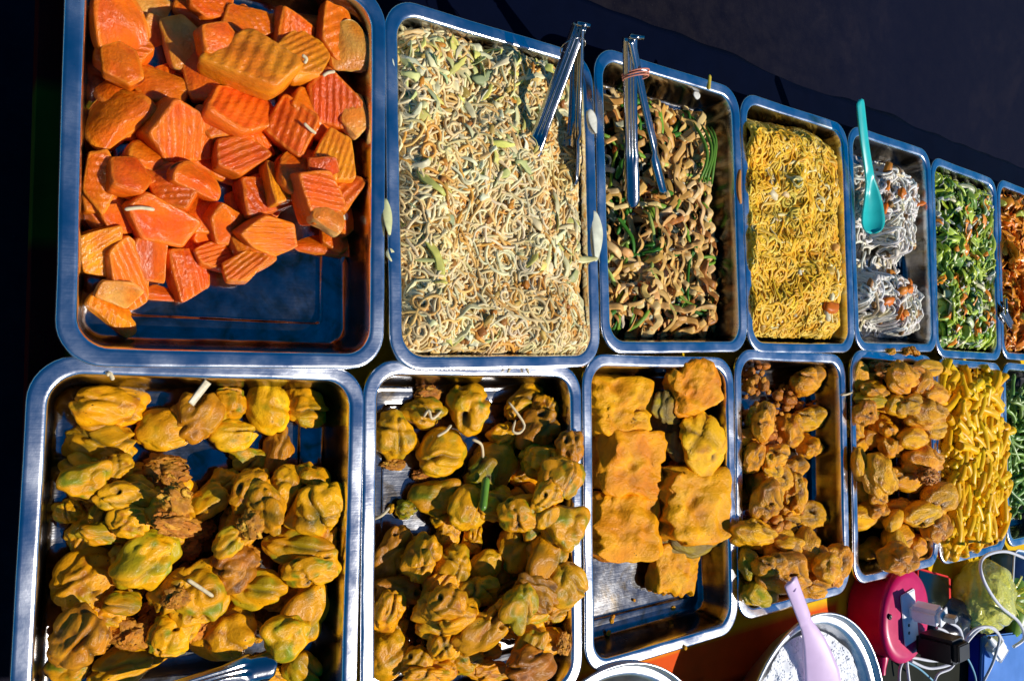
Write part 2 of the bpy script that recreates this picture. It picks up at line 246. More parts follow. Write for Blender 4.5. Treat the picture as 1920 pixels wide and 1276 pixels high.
  (0.4462, -0.2161, -0.0255, 0.0244, 0.0176, 0.0113, -0.612, 2.0, 9.4, 'g', 1),
  (0.5526, -0.2361, -0.006, 0.03, 0.02, 0.0128, 0.407, 4.4, 4.6, 'g', 1),
  (0.4977, -0.1156, -0.0363, 0.0269, 0.0194, 0.0124, -0.614, -6.5, -11.3, 'f', 1),
  (0.5185, -0.2411, -0.0095, 0.0265, 0.0182, 0.0116, -0.076, -8.8, -3.3, 'o', 1),
  (0.4425, -0.1976, -0.0366, 0.0255, 0.0187, 0.0119, -0.143, -9.5, 8.1, 'g', 1),
  (0.41, -0.1687, -0.0374, 0.0226, 0.0169, 0.0108, 0.007, 1.4, 3.1, 'g', 1),
  (0.4848, -0.1288, -0.0268, 0.0192, 0.0139, 0.0089, -0.166, 3.0, 4.3, 'g', 1),
  (0.4869, -0.2031, -0.0377, 0.0227, 0.0162, 0.0104, 0.061, -0.3, -11.9, 'f', 1),
  (0.4976, -0.1297, -0.0145, 0.0273, 0.0194, 0.0124, -0.093, 7.1, 6.0, 'f', 1),
  (0.5651, -0.285, -0.0132, 0.028, 0.0185, 0.0118, -0.191, 0.1, 0.8, 'f', 1),
  (0.3962, -0.1896, -0.0384, 0.0197, 0.0148, 0.0094, -0.476, 3.8, -10.4, 'g', 1),
  (0.4555, -0.2521, -0.014, 0.0238, 0.0169, 0.0108, -0.183, 5.7, -5.9, 'g', 1),
  (0.5146, -0.2104, -0.0359, 0.0288, 0.0202, 0.0129, 0.459, -10.2, -5.6, 'f', 1),
  (0.4461, -0.2703, -0.0244, 0.0179, 0.0128, 0.0082, -0.135, 5.5, -7.1, 'g', 1),
  (0.4318, -0.2604, -0.0107, 0.0224, 0.016, 0.0102, -0.193, 5.8, 11.4, 'o', 1),
  (0.4316, -0.2841, -0.0227, 0.021, 0.015, 0.0096, -0.208, -0.1, -2.8, 'f', 1),
  (0.5239, -0.1446, -0.0017, 0.0217, 0.0151, 0.0096, -0.114, -0.5, 4.4, 'o', 1),
  (0.5598, -0.1095, 0.02, 0.0203, 0.0137, 0.0088, -0.426, 6.4, 2.8, 'g', 1),
  (0.4241, -0.2387, -0.0103, 0.0243, 0.0176, 0.0112, -0.171, 3.4, -10.1, 'f', 1),
  (0.4214, -0.1753, -0.0247, 0.0175, 0.0129, 0.0083, -0.13, -8.5, -5.9, 'f', 1),
  (0.4306, -0.2049, -0.0141, 0.0215, 0.0157, 0.01, 0.249, 5.8, -4.7, 'f', 1),
  (0.4158, -0.2196, -0.0009, 0.0221, 0.016, 0.0103, -0.167, 1.6, -11.7, 'o', 1),
  (0.4219, -0.212, 0.0132, 0.0237, 0.0171, 0.0109, -0.163, -10.5, -5.5, 'f', 1),
  (0.4988, -0.2347, 0.0024, 0.0201, 0.0141, 0.009, -0.164, 4.1, 4.6, 'f', 1),
  (0.4276, -0.0107, -0.0403, 0.0196, 0.0105, 0.0067, -0.009, 4.2, -5.0, 'c', 0),
  (0.3878, -0.0522, -0.0353, 0.0265, 0.0217, 0.0139, -0.27, 0.4, -0.8, 'o', 0),
  (0.4228, -0.0308, -0.0374, 0.0262, 0.0169, 0.0108, -0.174, -0.8, -9.2, 'h', 0),
  (0.4751, -0.0235, -0.0338, 0.0287, 0.0277, 0.0159, -0.018, 9.4, -7.2, 'h', 0),
  (0.5549, -0.0199, -0.0372, 0.0368, 0.0174, 0.0112, 0.414, 11.5, 10.5, 'f', 0),
  (0.5713, -0.0293, -0.0234, 0.0184, 0.018, 0.0096, -0.021, -11.6, -1.0, 'f', 0),
  (0.5245, -0.0578, -0.0369, 0.0238, 0.0181, 0.0116, -0.041, 7.7, 11.2, 'f', 0),
  (0.5596, -0.0498, -0.0211, 0.0333, 0.0226, 0.0145, -0.035, -1.2, -5.6, 'b', 0),
  (0.4434, -0.072, -0.0342, 0.0309, 0.0242, 0.0155, 0.25, -7.0, 10.7, 'y', 0),
  (0.5808, -0.0712, 0.0081, 0.0226, 0.0186, 0.0115, -0.05, -6.9, 2.0, 'b', 0),
  (0.3914, -0.0819, -0.0414, 0.0181, 0.008, 0.0051, -0.062, -8.6, 0.6, 'c', 0),
  (0.4224, -0.0948, -0.0416, 0.0125, 0.0076, 0.0049, -0.07, 10.9, -8.8, 'c', 0),
  (0.486, -0.0989, -0.0237, 0.0192, 0.017, 0.0105, -0.07, 7.7, 0.2, 'k', 0),
  (0.5566, -0.1026, 0.02, 0.0253, 0.0305, 0.013, -0.073, 9.3, 4.9, 'h', 0),
  (0.5098, -0.0899, -0.0355, 0.0257, 0.0268, 0.0136, 0.002, -6.4, 9.5, 'y', 0),
  (0.4384, -0.1173, -0.0362, 0.0301, 0.0197, 0.0126, -0.012, -0.3, -11.4, 'g', 0),
  (0.4677, -0.1301, -0.0206, 0.023, 0.028, 0.0126, -0.236, -11.9, -0.2, 'y', 0),
  (0.5084, -0.1353, 0.0076, 0.0262, 0.018, 0.0115, -0.099, -1.2, -4.8, 'h', 0),
  (0.4034, -0.1281, -0.0407, 0.0127, 0.0096, 0.0061, -0.096, -8.6, -3.7, 'k', 0),
  (0.5376, -0.1365, 0.018, 0.0137, 0.0167, 0.0071, -0.361, -4.4, 8.2, 'o', 0),
  (0.5697, -0.1545, 0.0131, 0.0332, 0.0245, 0.0157, -0.3, -12.0, 6.0, 'g', 0),
  (0.5297, -0.1782, -0.0212, 0.0293, 0.0265, 0.0155, -0.122, 8.1, -9.1, 'o', 0),
  (0.453, -0.1574, -0.0386, 0.0165, 0.0248, 0.0092, 0.034, 10.2, 5.1, 'f', 0),
  (0.4828, -0.1663, -0.038, 0.0184, 0.0157, 0.0101, -0.117, 9.6, -5.0, 'f', 0),
  (0.41, -0.1723, -0.0132, 0.0233, 0.0187, 0.012, -0.131, -3.1, -2.6, 'f', 0),
  (0.3836, -0.1753, -0.0368, 0.0204, 0.0338, 0.0117, -0.281, 12.0, 2.1, 'b', 0),
  (0.5557, -0.1864, -0.0018, 0.032, 0.025, 0.016, 0.471, -3.3, -1.7, 'o', 0),
  (0.4471, -0.1871, -0.0191, 0.025, 0.0209, 0.0134, -0.137, -5.4, -10.8, 'o', 0),
  (0.49, -0.1938, -0.0232, 0.0198, 0.0177, 0.0106, -0.544, -9.6, 8.0, 'y', 0),
  (0.5732, -0.2183, 0.0086, 0.0254, 0.0239, 0.0127, -0.15, -5.1, 10.5, 'y', 0),
  (0.4689, -0.2126, -0.0124, 0.0275, 0.0172, 0.011, 0.063, -6.0, -5.6, 'f', 0),
  (0.5339, -0.2201, 0.0066, 0.0294, 0.0198, 0.0127, -0.677, 0.3, -7.4, 'b', 0),
  (0.3867, -0.205, -0.0247, 0.0192, 0.0255, 0.0107, -0.235, -3.0, 10.9, 'b', 0),
  (0.3715, -0.2148, -0.0138, 0.0165, 0.023, 0.0093, -0.167, 9.2, 7.5, 'f', 0),
  (0.4373, -0.2292, 0.0065, 0.0275, 0.0165, 0.0106, -0.029, 3.1, 9.9, 'f', 0),
  (0.5039, -0.2274, 0.0181, 0.0264, 0.0225, 0.0137, -0.165, 10.6, 1.2, 'g', 0),
  (0.4676, -0.2493, 0.0037, 0.0323, 0.0227, 0.0145, 0.363, 5.3, -10.8, 'f', 0),
  (0.5409, -0.2687, -0.0081, 0.0218, 0.019, 0.0111, -0.186, 5.6, -1.2, 'f', 0),
  (0.3832, -0.2627, -0.0351, 0.0253, 0.0226, 0.0141, -0.197, 6.1, 3.5, 'y', 0),
  (0.4077, -0.2724, -0.0201, 0.0195, 0.0139, 0.0089, -0.203, -5.1, -10.8, 'f', 0),
  (0.5292, -0.2844, -0.0012, 0.0176, 0.0293, 0.0087, -0.386, 10.2, -8.9, 'g', 0),
  (0.4591, -0.2849, -0.0242, 0.0243, 0.0144, 0.0092, -0.205, -0.7, -3.8, 'h', 0),
  (0.5184, -0.2912, 0.0126, 0.0328, 0.02, 0.0128, -0.207, -4.9, 5.7, 'b', 0),
  (0.5768, -0.2834, 0.0003, 0.014, 0.0148, 0.0069, -0.436, 11.4, -5.8, 'c', 0),
  (0.4115, -0.2845, -0.0114, 0.0252, 0.0097, 0.0062, -0.213, 3.7, -4.8, 'f', 0),
  (0.496, -0.3032, -0.0236, 0.0297, 0.0114, 0.0073, -0.213, 1.4, -2.5, 'f', 0),
 ],
 'B3': [
  (0.831, -0.1276, -0.0373, 0.0299, 0.024, 0.0091, -0.07, -6.0, -6.1, 't', 0),
  (0.8304, -0.1945, -0.0369, 0.0312, 0.025, 0.0095, -0.218, -5.3, 7.3, 't', 0),
  (0.7987, -0.0584, -0.0338, 0.0509, 0.0398, 0.0132, -0.274, -0.1, -5.0, 'n', 0),
  (0.7766, -0.0303, -0.0181, 0.0449, 0.0275, 0.0104, -0.019, 7.3, 8.9, 'n', 0),
  (0.8125, -0.1964, -0.0215, 0.0578, 0.0307, 0.0117, -0.113, -0.9, -6.5, 'n', 0),
  (0.6969, -0.0274, -0.0332, 0.0458, 0.0366, 0.0139, -0.018, -5.5, -7.4, 't', 0),
  (0.8013, -0.0075, -0.0038, 0.0392, 0.0314, 0.0119, 0.26, -2.8, -7.4, 't', 0),
  (0.7918, -0.0848, -0.0191, 0.0355, 0.0204, 0.0078, -0.415, -4.7, -4.3, 'n', 0),
  (0.8192, -0.0721, -0.0059, 0.0539, 0.0442, 0.0131, -0.154, 1.3, 7.0, 'u', 0),
  (0.7129, -0.0986, -0.0317, 0.0515, 0.0412, 0.0157, -0.122, 4.5, -1.6, 't', 0),
  (0.7932, -0.2376, -0.0345, 0.0406, 0.0325, 0.0123, -0.228, -1.6, 0.4, 't', 0),
  (0.8128, -0.1579, -0.0155, 0.0588, 0.0471, 0.0171, -0.023, -2.2, -2.9, 't', 0),
  (0.7031, -0.1752, -0.0321, 0.05, 0.04, 0.0152, -0.071, -7.9, -4.0, 't', 0),
  (0.7158, -0.0484, -0.0203, 0.0193, 0.0131, 0.005, -0.031, 8.4, -6.7, 'u', 0),
 ],
 'B4': [
  (0.99, -0.2832, -0.037, 0.0236, 0.0134, 0.0114, -0.154, 0.1, 3.1, 'p', 1),
  (0.9735, -0.2851, -0.0212, 0.0241, 0.0137, 0.0116, -0.425, 8.7, -6.8, 'p', 1),
  (1.0442, -0.1799, -0.0364, 0.0257, 0.0144, 0.0122, -0.091, -5.5, -6.0, 'p', 1),
  (0.998, -0.0476, -0.0362, 0.0254, 0.0147, 0.0125, -0.201, -2.4, -1.3, 'q', 1),
  (0.9662, -0.11, -0.0337, 0.0323, 0.019, 0.0161, -0.032, 10.9, 8.4, 'p', 1),
  (0.9702, -0.0571, -0.0365, 0.0243, 0.0143, 0.0122, 0.006, 8.9, -11.5, 'q', 1),
  (0.9572, -0.0578, -0.0187, 0.0316, 0.0185, 0.0158, -0.032, -11.2, 5.0, 'p', 1),
  (1.1034, -0.282, -0.0359, 0.0286, 0.0153, 0.013, -0.282, 9.5, -0.6, 'p', 1),
  (0.9757, -0.2017, -0.0355, 0.0276, 0.016, 0.0136, -0.238, 2.1, -12.0, 'q', 1),
  (0.9876, -0.0824, -0.0353, 0.028, 0.0163, 0.0138, -0.044, -2.6, 10.2, 'q', 1),
  (0.9723, -0.2761, -0.0062, 0.025, 0.0141, 0.012, -0.147, 7.8, 8.5, 'p', 1),
  (0.9673, -0.1189, -0.0128, 0.0293, 0.0169, 0.0144, 0.115, 11.3, -6.0, 'p', 1),
  (0.9229, -0.2748, -0.0349, 0.0294, 0.017, 0.0144, -0.15, -9.4, -8.3, 'p', 1),
  (0.9661, -0.2519, -0.0361, 0.0257, 0.0149, 0.0127, 0.26, 0.5, 4.4, 'p', 1),
  (1.0716, -0.158, -0.0367, 0.0251, 0.0139, 0.0118, -0.051, 10.6, 5.3, 'p', 1),
  (0.9477, -0.2147, -0.0348, 0.0292, 0.0172, 0.0146, -0.114, 3.5, 6.4, 'q', 1),
  (0.952, -0.1234, 0.0047, 0.0252, 0.0145, 0.0123, -0.347, -1.0, 1.2, 'p', 1),
  (0.9534, -0.2033, -0.0142, 0.0306, 0.018, 0.0153, 0.304, -11.1, 6.8, 'p', 1),
  (0.9503, -0.2871, -0.0092, 0.026, 0.0149, 0.0126, -0.121, -6.4, 10.1, 'p', 1),
  (1.0351, -0.1716, -0.0212, 0.025, 0.014, 0.0119, -0.038, 3.5, -4.7, 'q', 1),
  (1.0361, -0.2417, -0.0345, 0.0315, 0.0176, 0.015, -0.315, -8.9, -6.0, 'p', 1),
  (0.9539, -0.0706, -0.0012, 0.0236, 0.014, 0.0119, -0.036, 3.3, 4.8, 'q', 1),
  (1.0735, -0.2723, -0.0349, 0.0311, 0.0169, 0.0144, -0.335, -9.3, -10.3, 'q', 1),
  (1.0284, -0.1853, -0.0205, 0.0253, 0.0143, 0.0122, -0.214, 0.6, 2.0, 'p', 1),
  (1.0746, -0.284, -0.014, 0.0363, 0.0193, 0.0164, -0.236, -2.7, -6.6, 'p', 1),
  (1.0214, -0.2861, -0.0271, 0.0273, 0.0149, 0.0127, -0.55, 2.4, -11.7, 'q', 1),
  (0.9811, -0.2599, -0.0182, 0.0259, 0.0147, 0.0125, 0.281, -4.8, -0.9, 'p', 1),
  (0.9833, -0.1408, -0.0338, 0.0325, 0.0189, 0.016, -0.453, 11.0, 3.5, 'p', 1),
  (0.9462, -0.1958, 0.0058, 0.0301, 0.0172, 0.0146, 0.197, 9.2, -0.6, 'q', 1),
  (0.9966, -0.2215, -0.0353, 0.0288, 0.0163, 0.0139, -0.116, -6.4, -6.1, 'p', 1),
  (0.963, -0.0848, -0.0142, 0.0269, 0.0159, 0.0135, -0.445, 11.1, 4.9, 'p', 1),
  (1.0465, -0.2663, -0.0134, 0.0352, 0.0192, 0.0163, -0.026, -4.6, -11.5, 'p', 1),
  (0.9341, -0.2623, -0.0203, 0.0252, 0.0143, 0.0122, -0.144, -0.0, 4.2, 'q', 1),
  (1.0531, -0.2553, 0.0062, 0.0285, 0.0152, 0.0129, 0.142, -1.9, -5.8, 'p', 1),
  (1.1076, -0.2682, -0.0209, 0.0275, 0.0144, 0.0122, 0.118, 4.0, 10.2, 'p', 1),
  (0.9597, -0.1635, -0.0343, 0.0307, 0.018, 0.0153, 0.343, -6.6, -11.2, 'p', 1),
  (0.9691, -0.1365, 0.0025, 0.0322, 0.0189, 0.0161, -0.072, -3.9, -1.9, 'p', 1),
  (0.9688, -0.2542, -0.0015, 0.0306, 0.0172, 0.0146, 0.186, 4.4, -7.2, 'p', 1),
  (0.9611, -0.2342, -0.0156, 0.0319, 0.0183, 0.0155, -0.125, 7.1, 5.7, 'q', 1),
  (0.9292, -0.2656, -0.0034, 0.0223, 0.0128, 0.0109, -0.145, 0.1, -7.1, 'p', 1),
  (0.9519, 0.0071, -0.0342, 0.0256, 0.0182, 0.0155, 0.003, 11.3, -4.5, 'q', 0),
  (0.9611, -0.0048, -0.0171, 0.0226, 0.0233, 0.0134, -0.004, 7.7, -6.5, 'q', 0),
  (1.0483, -0.0235, -0.0351, 0.0296, 0.0167, 0.0142, -0.013, -6.7, 6.3, 'q', 0),
  (1.091, -0.0004, -0.031, 0.0444, 0.0236, 0.02, -0.001, -4.9, 10.8, 'p', 0),
  (0.933, -0.0494, -0.0069, 0.0177, 0.0201, 0.0107, -0.028, -0.1, -7.5, 'p', 0),
  (1.0966, -0.0578, -0.0333, 0.039, 0.0196, 0.0167, -0.029, -6.6, -2.0, 'p', 0),
  (0.9248, -0.0551, 0.01, 0.0247, 0.0259, 0.0147, -0.249, 4.0, 10.8, 'p', 0),
  (1.0526, -0.072, -0.0327, 0.0305, 0.0261, 0.0175, -0.037, -8.5, -2.6, 'p', 0),
  (1.1008, -0.0986, -0.0334, 0.0335, 0.0195, 0.0166, -0.049, -6.9, 11.4, 'p', 0),
  (1.1132, -0.0373, -0.04, 0.0169, 0.0084, 0.0072, -0.019, -8.6, -10.8, 'q', 0),
  (0.9241, -0.0841, -0.012, 0.0373, 0.0201, 0.0171, 0.172, -10.6, -2.6, 'p', 0),
  (0.9106, -0.1046, 0.0033, 0.022, 0.022, 0.0133, -0.059, 9.6, 9.2, 'p', 0),
  (0.9566, -0.104, 0.0058, 0.0329, 0.0175, 0.0149, -0.057, 5.6, 11.9, 'p', 0),
  (1.0434, -0.1314, -0.0324, 0.0313, 0.0227, 0.018, -0.067, 10.4, -4.1, 'p', 0),
  (0.9546, -0.1569, -0.0055, 0.0391, 0.0342, 0.0234, -0.084, -7.5, 10.5, 'p', 0),
  (0.923, -0.161, 0.0158, 0.0276, 0.0289, 0.0162, -0.302, 5.9, -11.2, 'p', 0),
  (1.0236, -0.155, -0.0108, 0.0307, 0.0252, 0.0175, -0.081, 3.9, -2.9, 'p', 0),
  (0.9023, -0.2011, 0.0112, 0.0405, 0.0189, 0.016, -0.113, -3.0, -4.0, 'p', 0),
  (1.0943, -0.2031, -0.0326, 0.0408, 0.0208, 0.0177, -0.1, -7.9, -11.9, 'p', 0),
  (1.0121, -0.2082, -0.0204, 0.0317, 0.0182, 0.0155, -0.108, -5.3, -3.6, 'p', 0),
  (0.8911, -0.2366, 0.0078, 0.0187, 0.0215, 0.0112, -0.133, 10.9, -9.0, 'G', 0),
  (0.968, -0.2253, 0.0064, 0.0395, 0.0196, 0.0166, -0.122, 11.1, -7.0, 'p', 0),
  (1.0888, -0.2438, -0.0337, 0.0493, 0.0189, 0.0161, -0.361, -3.4, 7.7, 'p', 0),
  (1.107, -0.2721, 0.0005, 0.0345, 0.029, 0.0178, -0.132, 7.7, -1.6, 'p', 0),
  (1.034, -0.2443, -0.0006, 0.0311, 0.0345, 0.0172, -0.027, -10.8, -0.6, 'p', 0),
  (1.0474, -0.262, 0.025, 0.0351, 0.0201, 0.0171, -0.137, -3.1, 10.1, 'p', 0),
  (0.9502, -0.2619, 0.0218, 0.0518, 0.0297, 0.0252, -0.144, -7.4, -3.3, 'p', 0),
  (1.042, -0.2938, 0.0033, 0.033, 0.0179, 0.0152, -0.152, 9.5, -11.3, 'p', 0),
  (0.9098, -0.2807, 0.0099, 0.034, 0.0167, 0.0142, -0.156, -2.1, 7.5, 'G', 0),
  (0.9108, -0.2417, 0.025, 0.0252, 0.0173, 0.0147, -0.136, 6.4, -11.0, 'p', 0),
 ],
 'B5': [
  (1.3571, -0.1002, -0.036, 0.0342, 0.0141, 0.012, -0.044, -11.2, -10.5, 'p', 1),
  (1.3588, -0.2722, -0.0364, 0.0332, 0.0135, 0.0115, 0.085, 10.1, -5.8, 'P', 1),
  (1.3698, -0.033, -0.0322, 0.0505, 0.02, 0.017, -0.391, 5.9, 9.6, 'P', 1),
  (1.2909, 0.0061, -0.0362, 0.0323, 0.0138, 0.0117, 0.349, -3.9, -5.5, 'P', 1),
  (1.3737, -0.104, -0.0167, 0.0462, 0.0182, 0.0155, -0.081, 11.0, 2.8, 'P', 1),
  (1.3721, -0.2194, -0.0348, 0.0403, 0.016, 0.0136, -0.125, -5.7, 5.2, 'P', 1),
  (1.3427, -0.0893, -0.0044, 0.0323, 0.0134, 0.0114, -0.04, -4.4, -5.4, 'p', 1),
  (1.2573, -0.0975, -0.035, 0.0362, 0.0157, 0.0133, -0.054, -11.9, 6.1, 'P', 1),
  (1.3757, -0.042, -0.0082, 0.0476, 0.0188, 0.016, -0.019, 10.0, 3.2, 'P', 1),
  (1.3803, 0.0125, -0.0361, 0.0345, 0.014, 0.0119, 0.007, 10.6, -11.4, 'p', 1),
  (1.2612, -0.0386, -0.0338, 0.0405, 0.0175, 0.0149, -0.018, -6.4, -0.6, 'P', 1),
  (1.381, -0.2176, -0.0156, 0.0353, 0.0136, 0.0115, -0.002, 11.0, 10.9, 'P', 1),
  (1.3457, -0.2135, -0.0164, 0.0413, 0.0163, 0.0138, -0.084, -2.7, -6.0, 'p', 1),
  (1.389, -0.0546, 0.0118, 0.0443, 0.017, 0.0145, -0.039, -1.7, -0.2, 'P', 1),
  (1.373, -0.0127, -0.0131, 0.0499, 0.0194, 0.0165, -0.007, 10.3, -7.6, 'p', 1),
  (1.2805, -0.2767, -0.0341, 0.0406, 0.0171, 0.0146, 0.015, 7.3, 5.7, 'p', 1),
  (1.2952, -0.0641, -0.0335, 0.0425, 0.0181, 0.0153, -0.144, 7.7, 6.5, 'P', 1),
  (1.3433, 0.0048, -0.0018, 0.0382, 0.0156, 0.0132, -0.208, 2.6, -4.1, 'p', 1),
  (1.3189, -0.2287, -0.0346, 0.0394, 0.0164, 0.0139, -0.078, -4.3, -3.3, 'P', 1),
  (1.2612, -0.2175, -0.035, 0.0364, 0.0156, 0.0133, 0.301, 6.8, -10.1, 'p', 1),
  (1.2771, -0.0702, -0.0123, 0.0399, 0.0171, 0.0146, -0.033, -7.3, 6.1, 'P', 1),
  (1.2731, -0.0297, -0.0152, 0.0317, 0.0134, 0.0114, -0.014, -6.1, -10.4, 'P', 1),
  (1.3064, -0.2275, -0.0146, 0.0351, 0.0144, 0.0122, -0.108, -11.2, 1.3, 'p', 1),
  (1.2769, -0.1565, -0.0364, 0.0315, 0.0135, 0.0115, -0.039, -4.2, 11.5, 'p', 1),
  (1.32, 0.0013, 0.0147, 0.0391, 0.0155, 0.0132, -0.265, 9.2, 11.7, 'P', 1),
  (1.3237, -0.0649, -0.0131, 0.0411, 0.0165, 0.014, -0.254, -5.6, -10.0, 'P', 1),
  (1.347, -0.0657, 0.0069, 0.0349, 0.0135, 0.0114, -0.031, -9.7, -0.0, 'P', 1),
  (1.3072, -0.0475, -0.0001, 0.0318, 0.0125, 0.0106, -0.084, 5.0, -1.3, 'p', 1),
  (1.2611, -0.1511, -0.0192, 0.0377, 0.0162, 0.0138, -0.069, -6.4, -2.0, 'P', 1),
  (1.3733, -0.1714, -0.0348, 0.0398, 0.0161, 0.0137, 0.035, 2.9, 4.2, 'P', 1),
  (1.37, -0.1674, -0.0132, 0.0504, 0.0195, 0.0166, -0.073, 6.0, 8.3, 'P', 1),
  (1.2642, -0.1987, -0.0352, 0.0357, 0.0153, 0.013, 0.096, 3.9, -9.1, 'P', 1),
  (1.2905, 0.0126, 0.0294, 0.035, 0.0139, 0.0119, -0.161, 8.2, -4.9, 'p', 1),
  (1.3822, 0.0113, 0.0022, 0.0443, 0.0172, 0.0146, 0.221, 1.6, -3.0, 'p', 1),
  (1.2215, 0.0003, -0.0366, 0.0317, 0.0131, 0.0112, -0.001, 5.7, -7.2, 'P', 1),
  (1.2606, -0.0901, -0.0144, 0.036, 0.0156, 0.0132, -0.042, -6.1, -6.1, 'P', 1),
  (1.2832, -0.2243, 0.0002, 0.03, 0.0125, 0.0106, 0.287, -8.3, 9.2, 'P', 1),
  (1.3405, -0.0116, 0.0304, 0.0383, 0.015, 0.0127, -0.006, 1.9, -4.2, 'P', 1),
  (1.2325, -0.0014, -0.0188, 0.0379, 0.0164, 0.014, -0.002, -2.5, 11.8, 'P', 1),
  (1.2964, -0.1425, -0.0355, 0.0361, 0.0148, 0.0126, -0.066, 0.2, -6.4, 'P', 1),
  (1.2457, -0.1378, -0.0046, 0.0318, 0.0134, 0.0114, 0.099, 7.4, 3.7, 'P', 1),
  (1.3832, -0.1481, 0.0003, 0.0412, 0.0158, 0.0135, -0.4, 11.8, -9.5, 'p', 1),
  (1.2944, -0.0471, 0.0154, 0.0318, 0.0128, 0.0109, -0.12, -0.6, 7.7, 'P', 1),
  (1.2646, -0.0784, 0.0061, 0.0329, 0.0142, 0.0121, -0.271, 8.2, 9.9, 'p', 1),
  (1.2187, -0.0025, 0.0003, 0.0333, 0.0137, 0.0117, 0.168, -11.0, -5.0, 'p', 1),
  (1.2582, -0.0358, 0.0027, 0.0358, 0.0148, 0.0125, -0.018, -9.1, -7.5, 'p', 1),
  (1.2671, -0.0364, 0.0236, 0.0409, 0.0166, 0.0141, -0.018, 11.4, 2.0, 'P', 1),
  (1.3217, -0.1224, -0.0343, 0.0403, 0.0168, 0.0143, 0.24, 10.3, -3.1, 'p', 1),
  (1.2344, -0.1444, 0.0116, 0.0334, 0.0142, 0.0121, -0.061, 8.8, -1.2, 'p', 1),
  (1.3498, -0.2609, -0.0239, 0.0368, 0.015, 0.0127, 0.212, -5.8, 6.7, 'P', 1),
  (1.3408, -0.0428, 0.0133, 0.0364, 0.014, 0.0119, -0.405, 10.7, -9.5, 'P', 1),
  (1.1863, -0.0768, -0.0138, 0.037, 0.016, 0.0136, -0.233, 2.3, 2.9, 'p', 1),
  (1.225, 0.018, -0.0187, 0.0253, 0.013, 0.0111, 0.016, -6.8, -3.2, 'P', 0),
  (1.2386, 0.0221, 0.0005, 0.0338, 0.0163, 0.0139, 0.01, -8.6, -7.1, 'c', 0),
  (1.2378, 0.0154, 0.0221, 0.0461, 0.0177, 0.0151, 0.006, -5.9, 2.4, 'c', 0),
  (1.1901, -0.0057, 0.0004, 0.0205, 0.0341, 0.0085, -0.004, 3.6, -7.1, 'P', 0),
  (1.255, 0.0077, 0.035, 0.0355, 0.0245, 0.0172, 0.003, -11.7, -4.1, 'p', 0),
  (1.3713, 0.0225, 0.0193, 0.0352, 0.0135, 0.0115, 0.009, 4.3, -7.6, 'P', 0),
  (1.3146, -0.0008, 0.035, 0.0234, 0.0156, 0.0133, 0.514, -4.5, -7.1, 'P', 0),
  (1.2097, -0.0138, 0.0161, 0.0364, 0.014, 0.0119, -0.099, 7.1, 1.2, 'p', 0),
  (1.1962, -0.0301, 0.0135, 0.0361, 0.0139, 0.0118, -0.089, -10.5, -9.6, 'G', 0),
  (1.1811, -0.0509, 0.0115, 0.0298, 0.0222, 0.0154, -0.026, -2.5, 1.2, 'p', 0),
  (1.3295, -0.0496, 0.035, 0.0444, 0.027, 0.0207, -0.024, 3.3, -9.8, 'p', 0),
  (1.2268, -0.0579, -0.0179, 0.0409, 0.0157, 0.0134, 0.107, -8.1, 4.7, 'G', 0),
  (1.2184, -0.0994, -0.0247, 0.0284, 0.0136, 0.0115, -0.047, -2.2, -5.2, 'P', 0),
  (1.2962, -0.1026, -0.0068, 0.0482, 0.0253, 0.0215, -0.047, -4.6, 10.9, 'p', 0),
  (1.2178, -0.1143, -0.0365, 0.0346, 0.0133, 0.0113, -0.055, -4.5, 1.6, 'P', 0),
  (1.3541, -0.1306, 0.0147, 0.0496, 0.0274, 0.0233, -0.059, -3.4, -2.0, 'p', 0),
  (1.1707, -0.1283, 0.0083, 0.0213, 0.026, 0.0111, -0.063, 8.7, 11.9, 'P', 0),
  (1.1978, -0.1448, 0.0259, 0.0357, 0.0292, 0.018, -0.071, -3.3, -7.3, 'p', 0),
  (1.3084, -0.1583, -0.0017, 0.0429, 0.0165, 0.014, -0.073, 5.5, -7.1, 'P', 0),
  (1.3365, -0.1541, 0.0317, 0.0453, 0.0181, 0.0154, -0.071, -11.9, 9.6, 'c', 0),
  (1.3583, -0.022, 0.035, 0.0451, 0.0177, 0.015, -0.011, -1.8, 7.7, 'P', 0),
  (1.3985, -0.0772, 0.0127, 0.0395, 0.0199, 0.017, -0.035, -2.3, 9.2, 'P', 0),
  (1.4108, -0.1959, 0.0138, 0.0403, 0.0225, 0.0184, -0.086, -0.9, -8.1, 'P', 0),
  (1.2487, -0.1811, -0.0324, 0.0348, 0.0223, 0.0169, -0.087, -11.6, 1.2, 'G', 0),
  (1.2509, -0.186, -0.009, 0.0272, 0.0187, 0.0137, -0.087, 3.4, 9.8, 'p', 0),
  (1.2482, -0.2058, -0.0119, 0.0312, 0.0189, 0.0161, -0.095, -9.9, 2.9, 'p', 0),
  (1.2121, -0.2158, -0.021, 0.0489, 0.0188, 0.016, -0.013, -3.1, 0.1, 'P', 0),
  (1.3696, -0.2213, 0.0064, 0.0529, 0.0204, 0.0173, -0.013, -8.5, -5.2, 'P', 0),
  (1.3138, -0.2572, -0.0105, 0.0544, 0.0209, 0.0178, -0.027, 0.5, 10.2, 'P', 0),
  (1.3959, -0.2435, 0.0136, 0.0398, 0.0302, 0.0181, -0.107, -9.4, -0.2, 'p', 0),
  (1.2753, -0.2686, 0.0068, 0.029, 0.0268, 0.0147, -0.126, 7.3, 11.2, 'P', 0),
  (1.2499, -0.2781, 0.0254, 0.0389, 0.0256, 0.019, -0.131, -7.3, -9.0, 'p', 0),
  (1.3824, -0.2808, -0.0156, 0.0323, 0.0197, 0.0152, -0.123, 10.6, 11.4, 'P', 0),
  (1.2659, -0.0379, 0.035, 0.0298, 0.0169, 0.0144, -0.019, -0.4, -10.7, 'p', 0),
